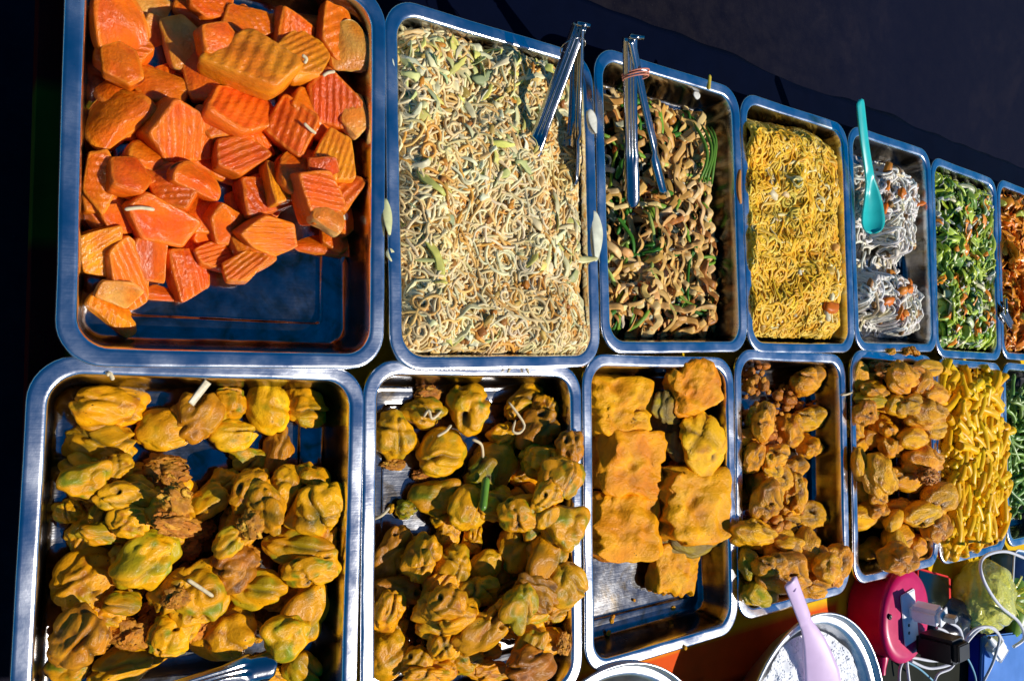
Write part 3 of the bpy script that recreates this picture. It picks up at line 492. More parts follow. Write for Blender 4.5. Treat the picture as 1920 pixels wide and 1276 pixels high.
  (1.3109, -0.0913, 0.0201, 0.0356, 0.0173, 0.0147, -0.043, 10.2, -2.7, 'P', 0),
 ],
}
PTS = {
 'tongA_l': [(0.5394, 0.3667, 0.075), (0.5316, 0.2909, 0.035), (0.5167, 0.2158, 0.006)],
 'tongA_r': [(0.5402, 0.3669, 0.075), (0.5716, 0.3111, 0.035), (0.5928, 0.2205, 0.004)],
 'tongB_l': [(0.6189, 0.3765, 0.07), (0.6695, 0.3048, 0.02), (0.7138, 0.2152, -0.022)],
 'tongB_r': [(0.6222, 0.3774, 0.07), (0.6933, 0.3178, 0.025), (0.7699, 0.242, -0.015)],
 'spoonT': [(1.1337, 0.4255, 0.045), (1.163, 0.3732, 0.034), (1.1979, 0.3229, 0.022), (1.2184, 0.2805, 0.014), (1.2252, 0.2372, 0.01)],
 'tongC': [(0.2591, -0.2399, -0.005), (0.2124, -0.2382, 0.0), (0.1472, -0.2372, 0.02)],
 'tongD': [(1.693, 0.1448, 0.012), (1.808, 0.0923, -0.005), (1.8594, 0.072, -0.01)],
 'bowl': [(1.0091, -0.4652, 0.03)],
 'bowl2': [(0.6849, -0.4472, 0.0)],
 'paddle': [(0.9145, -0.2552, 0.055), (0.9594, -0.3083, 0.043), (1.0003, -0.3605, 0.034), (1.0338, -0.4291, 0.026)],
 'sock': [(1.2449, -0.3604, 0.03), (1.2181, -0.3544, 0.0)],
 'plugw': [(1.2385, -0.3571, 0.04), (1.3207, -0.3768, 0.045), (1.3651, -0.3914, 0.045)],
 'blackad': [(1.2566, -0.3871, 0.03), (1.415, -0.425, 0.03), (1.5134, -0.4527, 0.03)],
 'phone': [(1.3427, -0.3385, 0.01), (1.4983, -0.392, 0.01), (1.4805, -0.4148, 0.01), (1.3491, -0.3829, 0.01)],
 'bag': [(1.6086, -0.4008, -0.01), (1.5628, -0.3376, -0.01), (1.7503, -0.4566, -0.01)],
 'bluebox': [(1.5647, -0.4896, -0.02), (1.8207, -0.5401, -0.02), (1.8423, -0.5946, -0.02), (1.6693, -0.5852, -0.02), (1.6251, -0.5654, -0.02)],
 'plug2': [(1.6238, -0.4764, 0.02), (1.6854, -0.5257, 0.02)],
 'blueb': [(1.7444, -0.3607, 0.0)],
 'cab1': [(1.3651, -0.3914, 0.045), (1.4014, -0.4101, 0.045), (1.4667, -0.4598, 0.02), (1.4662, -0.4778, 0.01), (1.3807, -0.4655, 0.01), (1.3017, -0.4442, 0.01), (1.2915, -0.46, 0.0), (1.2864, -0.4926, 0.0)],
 'cab2': [(1.4483, -0.4678, 0.02), (1.4623, -0.4282, 0.035), (1.5122, -0.4262, 0.04), (1.5843, -0.4568, 0.03), (1.6126, -0.4899, 0.015), (1.6365, -0.5293, -0.005), (1.613, -0.5549, -0.01)],
 'cab3': [(1.6238, -0.4764, 0.02), (1.5493, -0.436, 0.035), (1.4811, -0.426, 0.04), (1.4485, -0.4492, 0.03), (1.445, -0.4793, 0.015), (1.3708, -0.4757, 0.01), (1.3065, -0.4502, 0.01)],
 'cab4': [(1.6687, -0.4968, 0.02), (1.6914, -0.4819, 0.03), (1.6443, -0.4415, 0.04), (1.5433, -0.3935, 0.05), (1.4657, -0.3428, 0.06), (1.4479, -0.3092, 0.06), (1.4853, -0.2972, 0.055), (1.5724, -0.3027, 0.05), (1.6511, -0.3243, 0.05)],
 'cab5': [(1.3985, -0.4332, 0.02), (1.4454, -0.4529, 0.02), (1.506, -0.4887, 0.01), (1.5538, -0.5295, 0.0), (1.5564, -0.5537, 0.0)],
 'cab6': [(1.3277, -0.4289, 0.0), (1.3127, -0.4474, 0.0), (1.3202, -0.5002, 0.0)],
 'cab7': [(1.4617, -0.4781, 0.012), (1.4441, -0.4918, 0.008), (1.4104, -0.4946, 0.004), (1.4031, -0.5066, 0.0), (1.4005, -0.5267, -0.01)],
 'cab8': [(1.3272, -0.4383, 0.0), (1.3848, -0.4539, 0.004), (1.4662, -0.4778, 0.01)],
 'cab9': [(1.3157, -0.4566, 0.0), (1.3705, -0.4833, -0.005), (1.452, -0.5336, -0.012)],
 'cab10': [(1.3548, -0.4017, 0.03), (1.3873, -0.4146, 0.03), (1.4317, -0.4435, 0.022), (1.4659, -0.4753, 0.012)],
 'onion': [(0.48, -0.0973, 0.005), (0.4703, -0.1306, 0.012)],
 'paper': [(0.1966, 0.001, 0.015), (0.1832, -0.0172, 0.015)],
 'strands': [(0.2767, 0.2313, 0.02), (0.2842, 0.2233, 0.02)],
 'st1': [(0.13, 0.1356, 0.02), (0.1413, 0.1384, 0.02), (0.1521, 0.1382, 0.02)],
 'st2': [(0.2732, 0.2307, 0.02), (0.2792, 0.2261, 0.02), (0.2847, 0.2234, 0.02)],
 'st3': [(0.2662, 0.287, 0.02), (0.2701, 0.2842, 0.02), (0.2682, 0.2799, 0.02)],
 'st4': [(0.2922, 0.2789, 0.02), (0.2972, 0.2831, 0.02), (0.3039, 0.2857, 0.02)],
 'st5': [(0.3263, 0.1147, -0.03), (0.3306, 0.1238, -0.03), (0.3362, 0.128, -0.03)],
 'st6': [(0.1824, -0.1571, 0.03), (0.1917, -0.1646, 0.03), (0.2029, -0.1738, 0.03)],
 'st7': [(0.1193, 0.0059, 0.02), (0.1218, 0.0071, 0.02), (0.1241, 0.0023, 0.02)],
 'st8': [(0.4154, -0.0349, 0.025), (0.4195, -0.0283, 0.028), (0.4238, -0.0366, 0.028), (0.4369, -0.0288, 0.025)],
 'st9': [(0.5253, -0.0407, 0.03), (0.5217, -0.0526, 0.03), (0.531, -0.0546, 0.03), (0.5375, -0.0466, 0.03), (0.5268, -0.0324, 0.03), (0.5162, -0.0212, 0.03)],
 'st10': [(0.4295, -0.0544, 0.025), (0.44, -0.0496, 0.025), (0.4464, -0.0436, 0.025)],
 'st11': [(0.4836, -0.0789, 0.0), (0.4744, -0.0642, 0.01), (0.4632, -0.0583, 0.01)],
 'st12': [(0.3547, -0.132, -0.01), (0.3634, -0.1266, 0), (0.3719, -0.12, 0)],
 'st14': [(0.4971, 0.0091, 0.007), (0.502, 0.0159, 0.006), (0.514, 0.0216, 0.006), (0.5211, 0.0183, 0.006), (0.5253, 0.0081, 0.007)],
 'st13': [(1.1315, -0.0199, 0.004), (1.1429, -0.0192, 0.006), (1.1615, -0.0162, 0.004)],
 'leafR1': [(0.6202, 0.1962, 0.006), (0.6247, 0.1687, 0.008), (0.6246, 0.1381, 0.006)],
 'leafR2': [(0.5761, 0.1335, 0.008), (0.6225, 0.1411, 0.01)],
 'leafL1': [(0.3536, 0.1736, 0.006), (0.3562, 0.1388, 0.01)],
 'leafL2': [(0.3584, 0.1269, 0.006), (0.3613, 0.1145, 0.006)],
 'leafL3': [(0.36, 0.31, 0.006), (0.3567, 0.2812, 0.004)],
 'leafR3': [(0.6118, 0.3116, 0.01), (0.6242, 0.2866, 0.008)],
 'rimor': [(0.8917, 0.2875, 0.006), (0.8874, 0.2632, 0.007), (0.8929, 0.241, 0.005)],
 'rimye': [(0.8334, 0.4058, 0.004), (0.8283, 0.3839, 0.006)],
 'rimwh': [(0.8104, 0.3776, -0.005), (0.8232, 0.3775, -0.005)],
 'nuts': [(1.2834, 0.0482, 0.004), (1.3322, 0.051, 0.004), (1.3538, 0.0524, 0.004), (1.3627, 0.0489, 0.004)],
 'crumbs': [(0.6943, -0.2853, -0.043), (0.6916, -0.2893, -0.043), (0.8017, -0.2931, -0.043), (0.8062, -0.2719, -0.043), (0.7324, -0.2724, -0.044), (0.6823, -0.3016, -0.02), (0.7717, -0.3256, 0.003), (0.786, -0.2696, -0.044), (0.5945, 0.0246, 0.004), (0.604, 0.0187, 0.004)],
 'cloth': [(1.4927, -0.383, -0.05), (1.4946, -0.3498, -0.05), (1.1962, -0.3533, -0.05), (0.8375, -0.3711, -0.05), (0.7861, -0.3571, -0.05), (0.0837, 0.2823, -0.05), (0.0893, 0.1787, -0.05), (0.0887, 0.0499, -0.05)],
}
ZR = 0.85            # height of the tray rims above the ground
FLOOR = -0.045
W, L = 0.27, 0.36
R = math.radians
rnd = random.Random(11)
npr = np.random.default_rng(11)
scene = bpy.context.scene
COL = scene.collection
Vn = mathutils.noise

# ------------------------------------------------------------------ helpers
def V(x, y, z): return Vector((x, y, z + ZR))          # rim-plane coordinates to world
def P(name, i=0): return V(*PTS[name][i])
def PP(name): return [V(*p) for p in PTS[name]]

def tag(o, label=None, cat=None, group=None, kind=None):
    if label: o['label'] = label
    if cat: o['category'] = cat
    if group: o['group'] = group
    if kind: o['kind'] = kind
    return o

def empty(name, loc, rz=0.0):
    o = bpy.data.objects.new(name, None); COL.objects.link(o)
    o.location = loc; o.rotation_euler = (0, 0, rz); o.empty_display_size = .02
    return o

def link(name, me, m=None, parent=None, smooth=True):
    o = bpy.data.objects.new(name, me); COL.objects.link(o)
    if m is not None and not me.materials: me.materials.append(m)
    if parent is not None: o.parent = parent
    return o

def mesh(name, verts, faces, cols=None, smooth=True):
    me = bpy.data.meshes.new(name)
    v = np.asarray(verts, dtype=float).reshape(-1, 3)
    me.from_pydata(v.tolist(), [], faces if isinstance(faces, list) else faces.tolist())
    if cols is not None:
        a = me.color_attributes.new('col', 'FLOAT_COLOR', 'POINT')
        c = np.ones((len(v), 4), dtype=np.float32); c[:, :3] = np.asarray(cols)[:, :3]
        a.data.foreach_set('color', c.ravel())
    me.polygons.foreach_set('use_smooth', [smooth] * len(me.polygons))
    me.update()
    return me

def nodes(name):
    m = bpy.data.materials.new(name); m.use_nodes = True
    nt = m.node_tree; b = nt.nodes['Principled BSDF']
    return m, nt, b

def N(nt, t, **kw):
    n = nt.nodes.new(t)
    for k, v in kw.items():
        if k in n.inputs: n.inputs[k].default_value = v
        else: setattr(n, k, v)
    return n

def ramp(nt, src, stops):
    r = nt.nodes.new('ShaderNodeValToRGB')
    el = r.color_ramp.elements
    while len(el) < len(stops): el.new(0.5)
    for e, (p, c) in zip(el, stops):
        e.position = p; e.color = (*c, 1) if len(c) == 3 else c
    nt.links.new(src, r.inputs['Fac'])
    return r.outputs['Color']

def mixc(nt, fac, a, b, mode='MIX'):
    n = nt.nodes.new('ShaderNodeMix'); n.data_type = 'RGBA'; n.blend_type = mode
    for s, v in ((n.inputs['Factor'], fac), (n.inputs[6], a), (n.inputs[7], b)):
        if isinstance(v, (int, float)): s.default_value = v
        elif isinstance(v, tuple): s.default_value = (*v, 1) if len(v) == 3 else v
        else: nt.links.new(v, s)
    return n.outputs[2]

def noise(nt, scale, detail=4, rough=.55, coord='Object', dist=0.0):
    tc = nt.nodes.new('ShaderNodeTexCoord')
    n = N(nt, 'ShaderNodeTexNoise', Scale=scale, Detail=detail, Roughness=rough, Distortion=dist)
    nt.links.new(tc.outputs[coord], n.inputs['Vector'])
    return n.outputs['Fac']

def bump(nt, b, h, strength, dist):
    n = N(nt, 'ShaderNodeBump', Strength=strength, Distance=dist)
    nt.links.new(h, n.inputs['Height']); nt.links.new(n.outputs['Normal'], b.inputs['Normal'])

# ------------------------------------------------------------------ materials
def mat_plain(name, col, rough=.5, metal=0, nscale=40, var=.18, bmp=0.0, bd=.001, coat=0, coord='Object', trans=0):
    m, nt, b = nodes(name)
    f = noise(nt, nscale, 5, coord=coord)
    d = tuple(c * (1 - var) for c in col); l = tuple(min(1, c * (1 + var)) for c in col)
    nt.links.new(ramp(nt, f, [(.3, d), (.7, l)]), b.inputs['Base Color'])
    rr = nt.nodes.new('ShaderNodeMapRange'); rr.inputs['To Min'].default_value = max(.02, rough * .8); rr.inputs['To Max'].default_value = min(1, rough * 1.25)
    nt.links.new(f, rr.inputs['Value']); nt.links.new(rr.outputs['Result'], b.inputs['Roughness'])
    b.inputs['Metallic'].default_value = metal
    b.inputs['Coat Weight'].default_value = coat; b.inputs['Specular IOR Level'].default_value = .22
    b.inputs['Transmission Weight'].default_value = trans
    if bmp: bump(nt, b, f, bmp, bd)
    return m

def mat_steel(name, base=.62, rough=.27, smudge=.1, floor=False):
    m, nt, b = nodes(name)
    f1 = noise(nt, 18, 6, .6); f2 = noise(nt, 260, 3, .6)
    tc = nt.nodes.new('ShaderNodeTexCoord'); mp = nt.nodes.new('ShaderNodeMapping'); mp.inputs['Scale'].default_value = (30, 600, 30)
    mp.inputs['Rotation'].default_value = (0, 0, .5)
    nt.links.new(tc.outputs['Object'], mp.inputs['Vector'])
    s = N(nt, 'ShaderNodeTexNoise', Scale=1.0, Detail=3.0); nt.links.new(mp.outputs['Vector'], s.inputs['Vector'])
    mr = nt.nodes.new('ShaderNodeMapRange'); mr.inputs['From Min'].default_value = .35; mr.inputs['From Max'].default_value = .7
    mr.inputs['To Min'].default_value = rough - smudge; mr.inputs['To Max'].default_value = rough + smudge
    nt.links.new(f1, mr.inputs['Value'])
    cc = ramp(nt, f1, [(.3, (base * .8, base * .8, base * .82)), (.65, (base, base, base * 1.02))])
    if floor:            # pressed floor worn and filmed with oil; walls darkened as painted shade
        sx = nt.nodes.new('ShaderNodeSeparateXYZ'); nt.links.new(tc.outputs['Object'], sx.inputs[0])
        zr = nt.nodes.new('ShaderNodeMapRange'); zr.inputs['From Min'].default_value = -.030; zr.inputs['From Max'].default_value = -.042
        nt.links.new(sx.outputs['Z'], zr.inputs['Value'])
        ad = nt.nodes.new('ShaderNodeMath'); ad.operation = 'MULTIPLY_ADD'; ad.inputs[1].default_value = -.03
        nt.links.new(zr.outputs['Result'], ad.inputs[0]); nt.links.new(mr.outputs['Result'], ad.inputs[2]); nt.links.new(ad.outputs[0], b.inputs['Roughness'])
        st = noise(nt, 55, 7, .7)
        fl = ramp(nt, st, [(.3, (.16, .16, .17)), (.6, (.28, .28, .29)), (.75, (.38, .38, .39))])
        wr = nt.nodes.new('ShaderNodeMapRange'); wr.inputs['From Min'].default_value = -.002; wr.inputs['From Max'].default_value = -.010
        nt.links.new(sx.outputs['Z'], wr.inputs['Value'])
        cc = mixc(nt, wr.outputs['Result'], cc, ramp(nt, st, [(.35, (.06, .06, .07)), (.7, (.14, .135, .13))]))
        cc = mixc(nt, zr.outputs['Result'], cc, fl)
        oil = ramp(nt, noise(nt, 26, 6, .65, dist=.8), [(.48, (0, 0, 0)), (.66, (.8, .8, .8))])
        oil = mixc(nt, 1.0, oil, wr.outputs['Result'], 'MULTIPLY')
        cc = mixc(nt, oil, cc, (.12, .075, .02))
    else: nt.links.new(mr.outputs['Result'], b.inputs['Roughness'])
    nt.links.new(cc, b.inputs['Base Color'])
    b.inputs['Metallic'].default_value = 1
    a0 = nt.nodes.new('ShaderNodeMath'); a0.operation = 'MULTIPLY_ADD'; a0.inputs[1].default_value = 3.0; nt.links.new(noise(nt, 24, 2), a0.inputs[0]); nt.links.new(f2, a0.inputs[2])
    a = nt.nodes.new('ShaderNodeMath'); a.operation = 'ADD'; nt.links.new(a0.outputs[0], a.inputs[0]); nt.links.new(s.outputs['Fac'], a.inputs[1])
    bump(nt, b, a.outputs[0], .12, .0006)
    return m

def mat_food(name, rough=.42, nscale=9, var=.35, bscale=22, bstr=.35, bdist=.03, spec=.5, sss=0, sssr=.01, huevar=.05, valvar=.22, coat=0, spots=None, transl=0):
    m, nt, b = nodes(name)
    at = nt.nodes.new('ShaderNodeAttribute'); at.attribute_name = 'col'
    f = noise(nt, nscale, 5, .6); f2 = noise(nt, bscale, 6, .6)
    k = ramp(nt, f, [(.28, (1 - var,) * 3), (.72, (1 + var * .5,) * 3)])
    c = mixc(nt, 1.0, at.outputs['Color'], k, 'MULTIPLY')
    if spots:
        vo = nt.nodes.new('ShaderNodeTexVoronoi'); vo.inputs['Scale'].default_value = spots[0]
        tc = nt.nodes.new('ShaderNodeTexCoord'); nt.links.new(tc.outputs['Object'], vo.inputs['Vector'])
        sp = ramp(nt, vo.outputs['Distance'], [(spots[1], (1, 1, 1)), (spots[1] + .06, (0, 0, 0))])
        g = ramp(nt, f, [(.45, (0, 0, 0)), (.6, (1, 1, 1))])
        c = mixc(nt, mixc(nt, 1.0, sp, g, 'MULTIPLY'), c, spots[2])
    oi = nt.nodes.new('ShaderNodeObjectInfo')
    hs = nt.nodes.new('ShaderNodeHueSaturation')
    for inp, lo, hi in (('Hue', .5 - huevar, .5 + huevar), ('Value', 1 - valvar, 1 + valvar)):
        r = nt.nodes.new('ShaderNodeMapRange'); r.inputs['To Min'].default_value = lo; r.inputs['To Max'].default_value = hi
        if inp == 'Value':
            mm = nt.nodes.new('ShaderNodeMath'); mm.operation = 'MULTIPLY'; mm.inputs[1].default_value = 7.31
            fr = nt.nodes.new('ShaderNodeMath'); fr.operation = 'FRACT'
            nt.links.new(oi.outputs['Random'], mm.inputs[0]); nt.links.new(mm.outputs[0], fr.inputs[0]); nt.links.new(fr.outputs[0], r.inputs['Value'])
        else: nt.links.new(oi.outputs['Random'], r.inputs['Value'])
        nt.links.new(r.outputs['Result'], hs.inputs[inp])
    nt.links.new(c, hs.inputs['Color']); nt.links.new(hs.outputs['Color'], b.inputs['Base Color'])
    rr = nt.nodes.new('ShaderNodeMapRange'); rr.inputs['To Min'].default_value = rough - .14; rr.inputs['To Max'].default_value = rough + .16
    nt.links.new(f2, rr.inputs['Value']); nt.links.new(rr.outputs['Result'], b.inputs['Roughness'])
    b.inputs['Specular IOR Level'].default_value = spec
    b.inputs['Coat Weight'].default_value = coat; b.inputs['Coat Roughness'].default_value = .15
    if sss:
        b.inputs['Subsurface Weight'].default_value = sss
        b.inputs['Subsurface Radius'].default_value = (1, .45, .15); b.inputs['Subsurface Scale'].default_value = sssr
    bump(nt, b, f2, bstr, bdist)
    if transl:
        tr = nt.nodes.new('ShaderNodeBsdfTranslucent'); nt.links.new(hs.outputs['Color'], tr.inputs['Color'])
        mx = nt.nodes.new('ShaderNodeMixShader'); mx.inputs[0].default_value = transl
        nt.links.new(b.outputs[0], mx.inputs[1]); nt.links.new(tr.outputs[0], mx.inputs[2])
        nt.links.new(mx.outputs[0], nt.nodes['Material Output'].inputs['Surface'])
    return m

M = {}
M['steel'] = mat_steel('tray_steel', .86, .215, .08, True)
M['bowl'] = mat_steel('bowl_aluminium', .66, .36, .08)
M['tong'] = mat_steel('tong_steel', .42, .15, .05)
M['fritter'] = mat_food('fritter_batter', .29, 1.4, .32, 12, .22, .035, .23, huevar=.006, valvar=.16, spots=(6, .12, (.06, .03, .004)))
M['nugget'] = mat_food('nugget_batter', .32, 2.0, .34, 9, .36, .05, .24, huevar=.010, valvar=.16, spots=(6, .09, (.10, .035, .003)))
M['crisp'] = mat_food('crisp_batter', .42, 3, .35, 9, .3, .04, .22, huevar=.008, valvar=.15)
M['tofu'] = mat_food('tofu_batter', .42, 1.6, .28, 6, .24, .03, .13, huevar=.006, valvar=.1, spots=(7, .09, (.09, .035, .004)))
M['pumpkin'] = mat_food('candied_pumpkin', .22, 1.8, .30, 9, .3, .025, .36, sss=.3, sssr=.008, huevar=.006, valvar=.12)
M['strand'] = mat_food('noodle_strands', .40, 90, .2, 300, .2, .0004, .18, huevar=0, valvar=.0, transl=.18)
M['veg'] = mat_food('vegetable_strips', .32, 60, .3, 200, .3, .0006, .28, huevar=0, valvar=.0, transl=.12)
M['pasta'] = mat_food('macaroni', .34, 20, .15, 120, .15, .0004, .14, huevar=.006, valvar=.12, transl=.1)
M['bean'] = mat_food('green_bean_skin', .36, 60, .3, 200, .25, .0005, .5, huevar=.012, valvar=.25)
M['rice'] = mat_food('cooked_rice', .5, 90, .06, 200, .1, .0003, .3, sss=0, huevar=0, valvar=0, transl=.05)

# ------------------------------------------------------------------ world, sun, camera
SUN = Vector((.75, -.50, 1.0)).normalized()
world = bpy.data.worlds.new('World'); scene.world = world; world.use_nodes = True
wnt = world.node_tree; bg = wnt.nodes['Background']
sky = wnt.nodes.new('ShaderNodeTexSky'); sky.sky_type = 'NISHITA'; sky.sun_disc = False
sky.sun_elevation = math.asin(SUN.z); sky.sun_rotation = SKYROT
sky.air_density = 1.0; sky.dust_density = .4; sky.ozone_density = 2.0
hsv = wnt.nodes.new('ShaderNodeHueSaturation'); hsv.inputs['Saturation'].default_value = 1.9
wnt.links.new(sky.outputs['Color'], hsv.inputs['Color']); wnt.links.new(hsv.outputs['Color'], bg.inputs['Color']); bg.inputs['Strength'].default_value = .072
sl = bpy.data.lights.new('sun', 'SUN'); sl.energy = 5.0; sl.angle = R(.5); sl.color = (1, .95, .87)
so = bpy.data.objects.new('sun', sl); COL.objects.link(so); so.rotation_euler = SUN.to_track_quat('Z', 'Y').to_euler(); so.location = (3, -2, 6)

cam = bpy.data.cameras.new('camera'); co = bpy.data.objects.new('camera', cam); COL.objects.link(co)
cam.sensor_width = 36; cam.lens = CAMF * 36 / 1920; cam.clip_start = .01; cam.clip_end = 500
rot = Matrix.Rotation(-(math.pi / 2 - CAMPHI), 4, 'Y') @ Matrix.Rotation(CAMAL, 4, 'X') @ Matrix.Rotation(CAMRHO, 4, 'Z')
co.matrix_world = Matrix.Translation((0, 0, ZR + CAMH)) @ rot
scene.camera = co
scene.view_settings.view_transform = 'Standard'; scene.view_settings.look = 'None'; scene.view_settings.exposure = 0

# ------------------------------------------------------------------ setting: ground and table
def grid_mesh(name, x0, x1, y0, y1, nx, ny, zf):
    xs = np.linspace(x0, x1, nx); ys = np.linspace(y0, y1, ny)
    v = [(x, y, zf(x, y)) for y in ys for x in xs]
    f = [(j * nx + i, j * nx + i + 1, (j + 1) * nx + i + 1, (j + 1) * nx + i) for j in range(ny - 1) for i in range(nx - 1)]
    return mesh(name, v, f)

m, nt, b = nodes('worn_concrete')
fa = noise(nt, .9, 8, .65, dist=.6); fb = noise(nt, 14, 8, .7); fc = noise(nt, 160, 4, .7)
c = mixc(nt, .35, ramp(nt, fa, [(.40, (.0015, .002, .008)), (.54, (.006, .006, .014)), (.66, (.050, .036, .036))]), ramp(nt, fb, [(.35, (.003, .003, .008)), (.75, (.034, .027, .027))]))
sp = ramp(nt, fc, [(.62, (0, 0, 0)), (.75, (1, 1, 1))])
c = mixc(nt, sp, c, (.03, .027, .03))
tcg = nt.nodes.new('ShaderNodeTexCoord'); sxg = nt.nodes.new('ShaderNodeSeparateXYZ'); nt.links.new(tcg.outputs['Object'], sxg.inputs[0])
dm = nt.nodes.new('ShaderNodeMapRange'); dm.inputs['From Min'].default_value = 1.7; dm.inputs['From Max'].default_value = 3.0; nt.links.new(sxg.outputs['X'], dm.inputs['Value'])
c = mixc(nt, dm.outputs['Result'], c, mixc(nt, .75, c, (.004, .006, .020)))          # sunlit brown patch nearby, blue-black shade painted in farther along
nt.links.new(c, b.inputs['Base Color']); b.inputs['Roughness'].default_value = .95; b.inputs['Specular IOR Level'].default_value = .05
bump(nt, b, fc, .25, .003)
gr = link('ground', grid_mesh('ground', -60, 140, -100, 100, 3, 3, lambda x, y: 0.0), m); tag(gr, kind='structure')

# table: top board, legs;  cloth over it
TX0, TX1, TY0, TY1 = .074, 2.75, -.74, .474
def box_mesh(name, x0, x1, y0, y1, z0, z1, bev=.003, seg=2):
    bm = bmesh.new(); bmesh.ops.create_cube(bm, size=1)
    for v in bm.verts: v.co = Vector(((x0 + x1) / 2 + v.co.x * (x1 - x0), (y0 + y1) / 2 + v.co.y * (y1 - y0), (z0 + z1) / 2 + v.co.z * (z1 - z0)))
    if bev: bmesh.ops.bevel(bm, geom=bm.edges[:], offset=bev, segments=seg, affect='EDGES')
    me = bpy.data.meshes.new(name); bm.to_mesh(me); bm.free()
    me.polygons.foreach_set('use_smooth', [False] * len(me.polygons))
    return me
wood = mat_plain('table_wood', (.08, .05, .035), .7, nscale=12, var=.4, bmp=.3, bd=.002)
tb = empty('table', (1.4, 0, 0)); tag(tb, 'long stall table standing on the pavement under all the steel trays', 'table')
TC = Vector((1.4, 0, 0))
def off(me, v):
    me.transform(Matrix.Translation(-v)); return me
zt = ZR - .052
link('tabletop', off(box_mesh('tabletop', TX0 + .004, TX1 - .004, TY0 + .004, TY1 - .004, zt - .03, zt - .002), TC), wood, tb)
for x in (TX0 + .12, TX1 - .12):
    for y in (TY0 + .1, TY1 - .1):
        link('leg', off(box_mesh('leg', x - .025, x + .025, y - .025, y + .025, 0, zt - .0305), TC), wood, tb)
# cloth: sheet draped over the edges, coloured bands run along the table
def cloth_mesh():
    nx, ny = 220, 130
    drop = .22
    us = np.linspace(TX0 - .03, TX1 + drop, nx); vs = np.linspace(TY0 - drop, TY1 + drop, ny)
    us = np.sort(np.concatenate([us, [TX0, TX1]])); vs = np.sort(np.concatenate([vs, [TY0, TY1]]))
    nx, ny = len(us), len(vs); vv = []; cc = []
    for v in vs:
        for u in us:
            ox = max(TX0 - u, u - TX1, 0); oy = max(TY0 - v, v - TY1, 0); o = max(ox, oy)
            x = min(max(u, TX0), TX1); y = min(max(v, TY0), TY1)
            z = zt
            if o > 0:
                w = .006 + .02 * (o / drop) * (.5 + .5 * math.sin(18 * (u + 1.3 * v)))
                if ox > 0: x += w * (1 if u > TX1 else -.1)
                if oy > 0: y += w * (1 if v > TY1 else -1)
                z -= max(o - .004, 0)
                if oy > 0 and v > TY1: y += .012 * Vn.noise(Vector((u * 4, 0, 3))) + .006 * Vn.noise(Vector((u * 13, 0, 3)))
            else: z += .0012 * Vn.noise(Vector((u * 9, v * 9, 2)))
            vv.append((x, y, z))
            n = .004 * Vn.noise(Vector((u * 6, v * 6, 0)))
            yy = v + n
            if u < TX0 + .03:
                cl = (.10, .006, .006) if (yy > .235 or yy < .115) else (.07, .08, .008)
            elif yy > .36: cl = (.0015, .003, .012)  # navy strip stands in for the shaded ground behind the table
            elif yy > -.372 - (.0 if u > 1.2 else -.017): cl = (.80, .50, .012)
            elif yy > -.41: cl = (.72, .085, .008)
            elif yy > -.47: cl = (.22, .010, .008)
            else: cl = (.016, .018, .012)
            cc.append(cl)
    f = [(j * nx + i, j * nx + i + 1, (j + 1) * nx + i + 1, (j + 1) * nx + i) for j in range(ny - 1) for i in range(nx - 1)]
    return mesh('tablecloth', vv, f, cc)
m = mat_food('printed_vinyl', .55, 30, .15, 14, .15, .004, .02, huevar=0, valvar=0)
cl = link('tablecloth', off(cloth_mesh(), TC), m); cl.location = TC
tag(cl, 'vinyl tablecloth with yellow, orange, red and black bands under the trays, back strip painted as shade', 'tablecloth')

# ------------------------------------------------------------------ trays
def rr_ring(w, l, r, z, nc=9, ns=7):
    pts = []
    cs = [(w / 2 - r, l / 2 - r, 0), (-w / 2 + r, l / 2 - r, 90), (-w / 2 + r, -l / 2 + r, 180), (w / 2 - r, -l / 2 + r, 270)]
    for i, (cx, cy, a0) in enumerate(cs):
        arc = [(cx + r * math.cos(R(a0 + 90 * k / nc)), cy + r * math.sin(R(a0 + 90 * k / nc))) for k in range(nc + 1)]
        pts += arc
        nx = cs[(i + 1) % 4]; a1 = nx[2]
        e = (nx[0] + r * math.cos(R(a1)), nx[1] + r * math.sin(R(a1))); s = arc[-1]
        pts += [(s[0] + (e[0] - s[0]) * k / ns, s[1] + (e[1] - s[1]) * k / ns) for k in range(1, ns)]
    return [(x, y, z) for x, y in pts]

def tray_mesh():
    prof = [(.0022, -.0050), (.0004, -.0044), (0, -.0028), (0, -.0006), (.0005, .0006), (.0016, .0012), (.0035, .0012), (.0105, .0010), (.0125, .0008),
            (.0140, -.0002), (.0148, -.0022), (.0162, -.008), (.0185, -.020), (.0208, -.032), (.0220, -.0375), (.0240, -.0412), (.0275, -.0430), (.0310, -.0434),
            (.0420, -.0434), (.0432, -.0438), (.0442, -.0458), (.0452, -.0464), (.0475, -.0466), (.075, -.0464), (.105, -.0462)]
    vv = []; ff = []; n = None
    for ins, z in prof:
        r = max(.034 - ins * .72, .006)
        ring = rr_ring(W - 2 * ins, L - 2 * ins, r, z)
        n = len(ring); vv += ring
    for k in range(len(prof) - 1):
        for i in range(n):
            j = (i + 1) % n
            ff.append((k * n + i, k * n + j, (k + 1) * n + j, (k + 1) * n + i))
    ff.append(tuple((len(prof) - 1) * n + i for i in range(n)))
    # light hand-pressed unevenness
    v = []
    for x, y, z in vv:
        v.append((x + .0006 * Vn.noise(Vector((x * 14, y * 14, 5))), y + .0006 * Vn.noise(Vector((x * 14, y * 14, 9))), z + .0007 * Vn.noise(Vector((x * 16, y * 16, 1)))))
    me = mesh('steel_tray', v, ff)
    return me
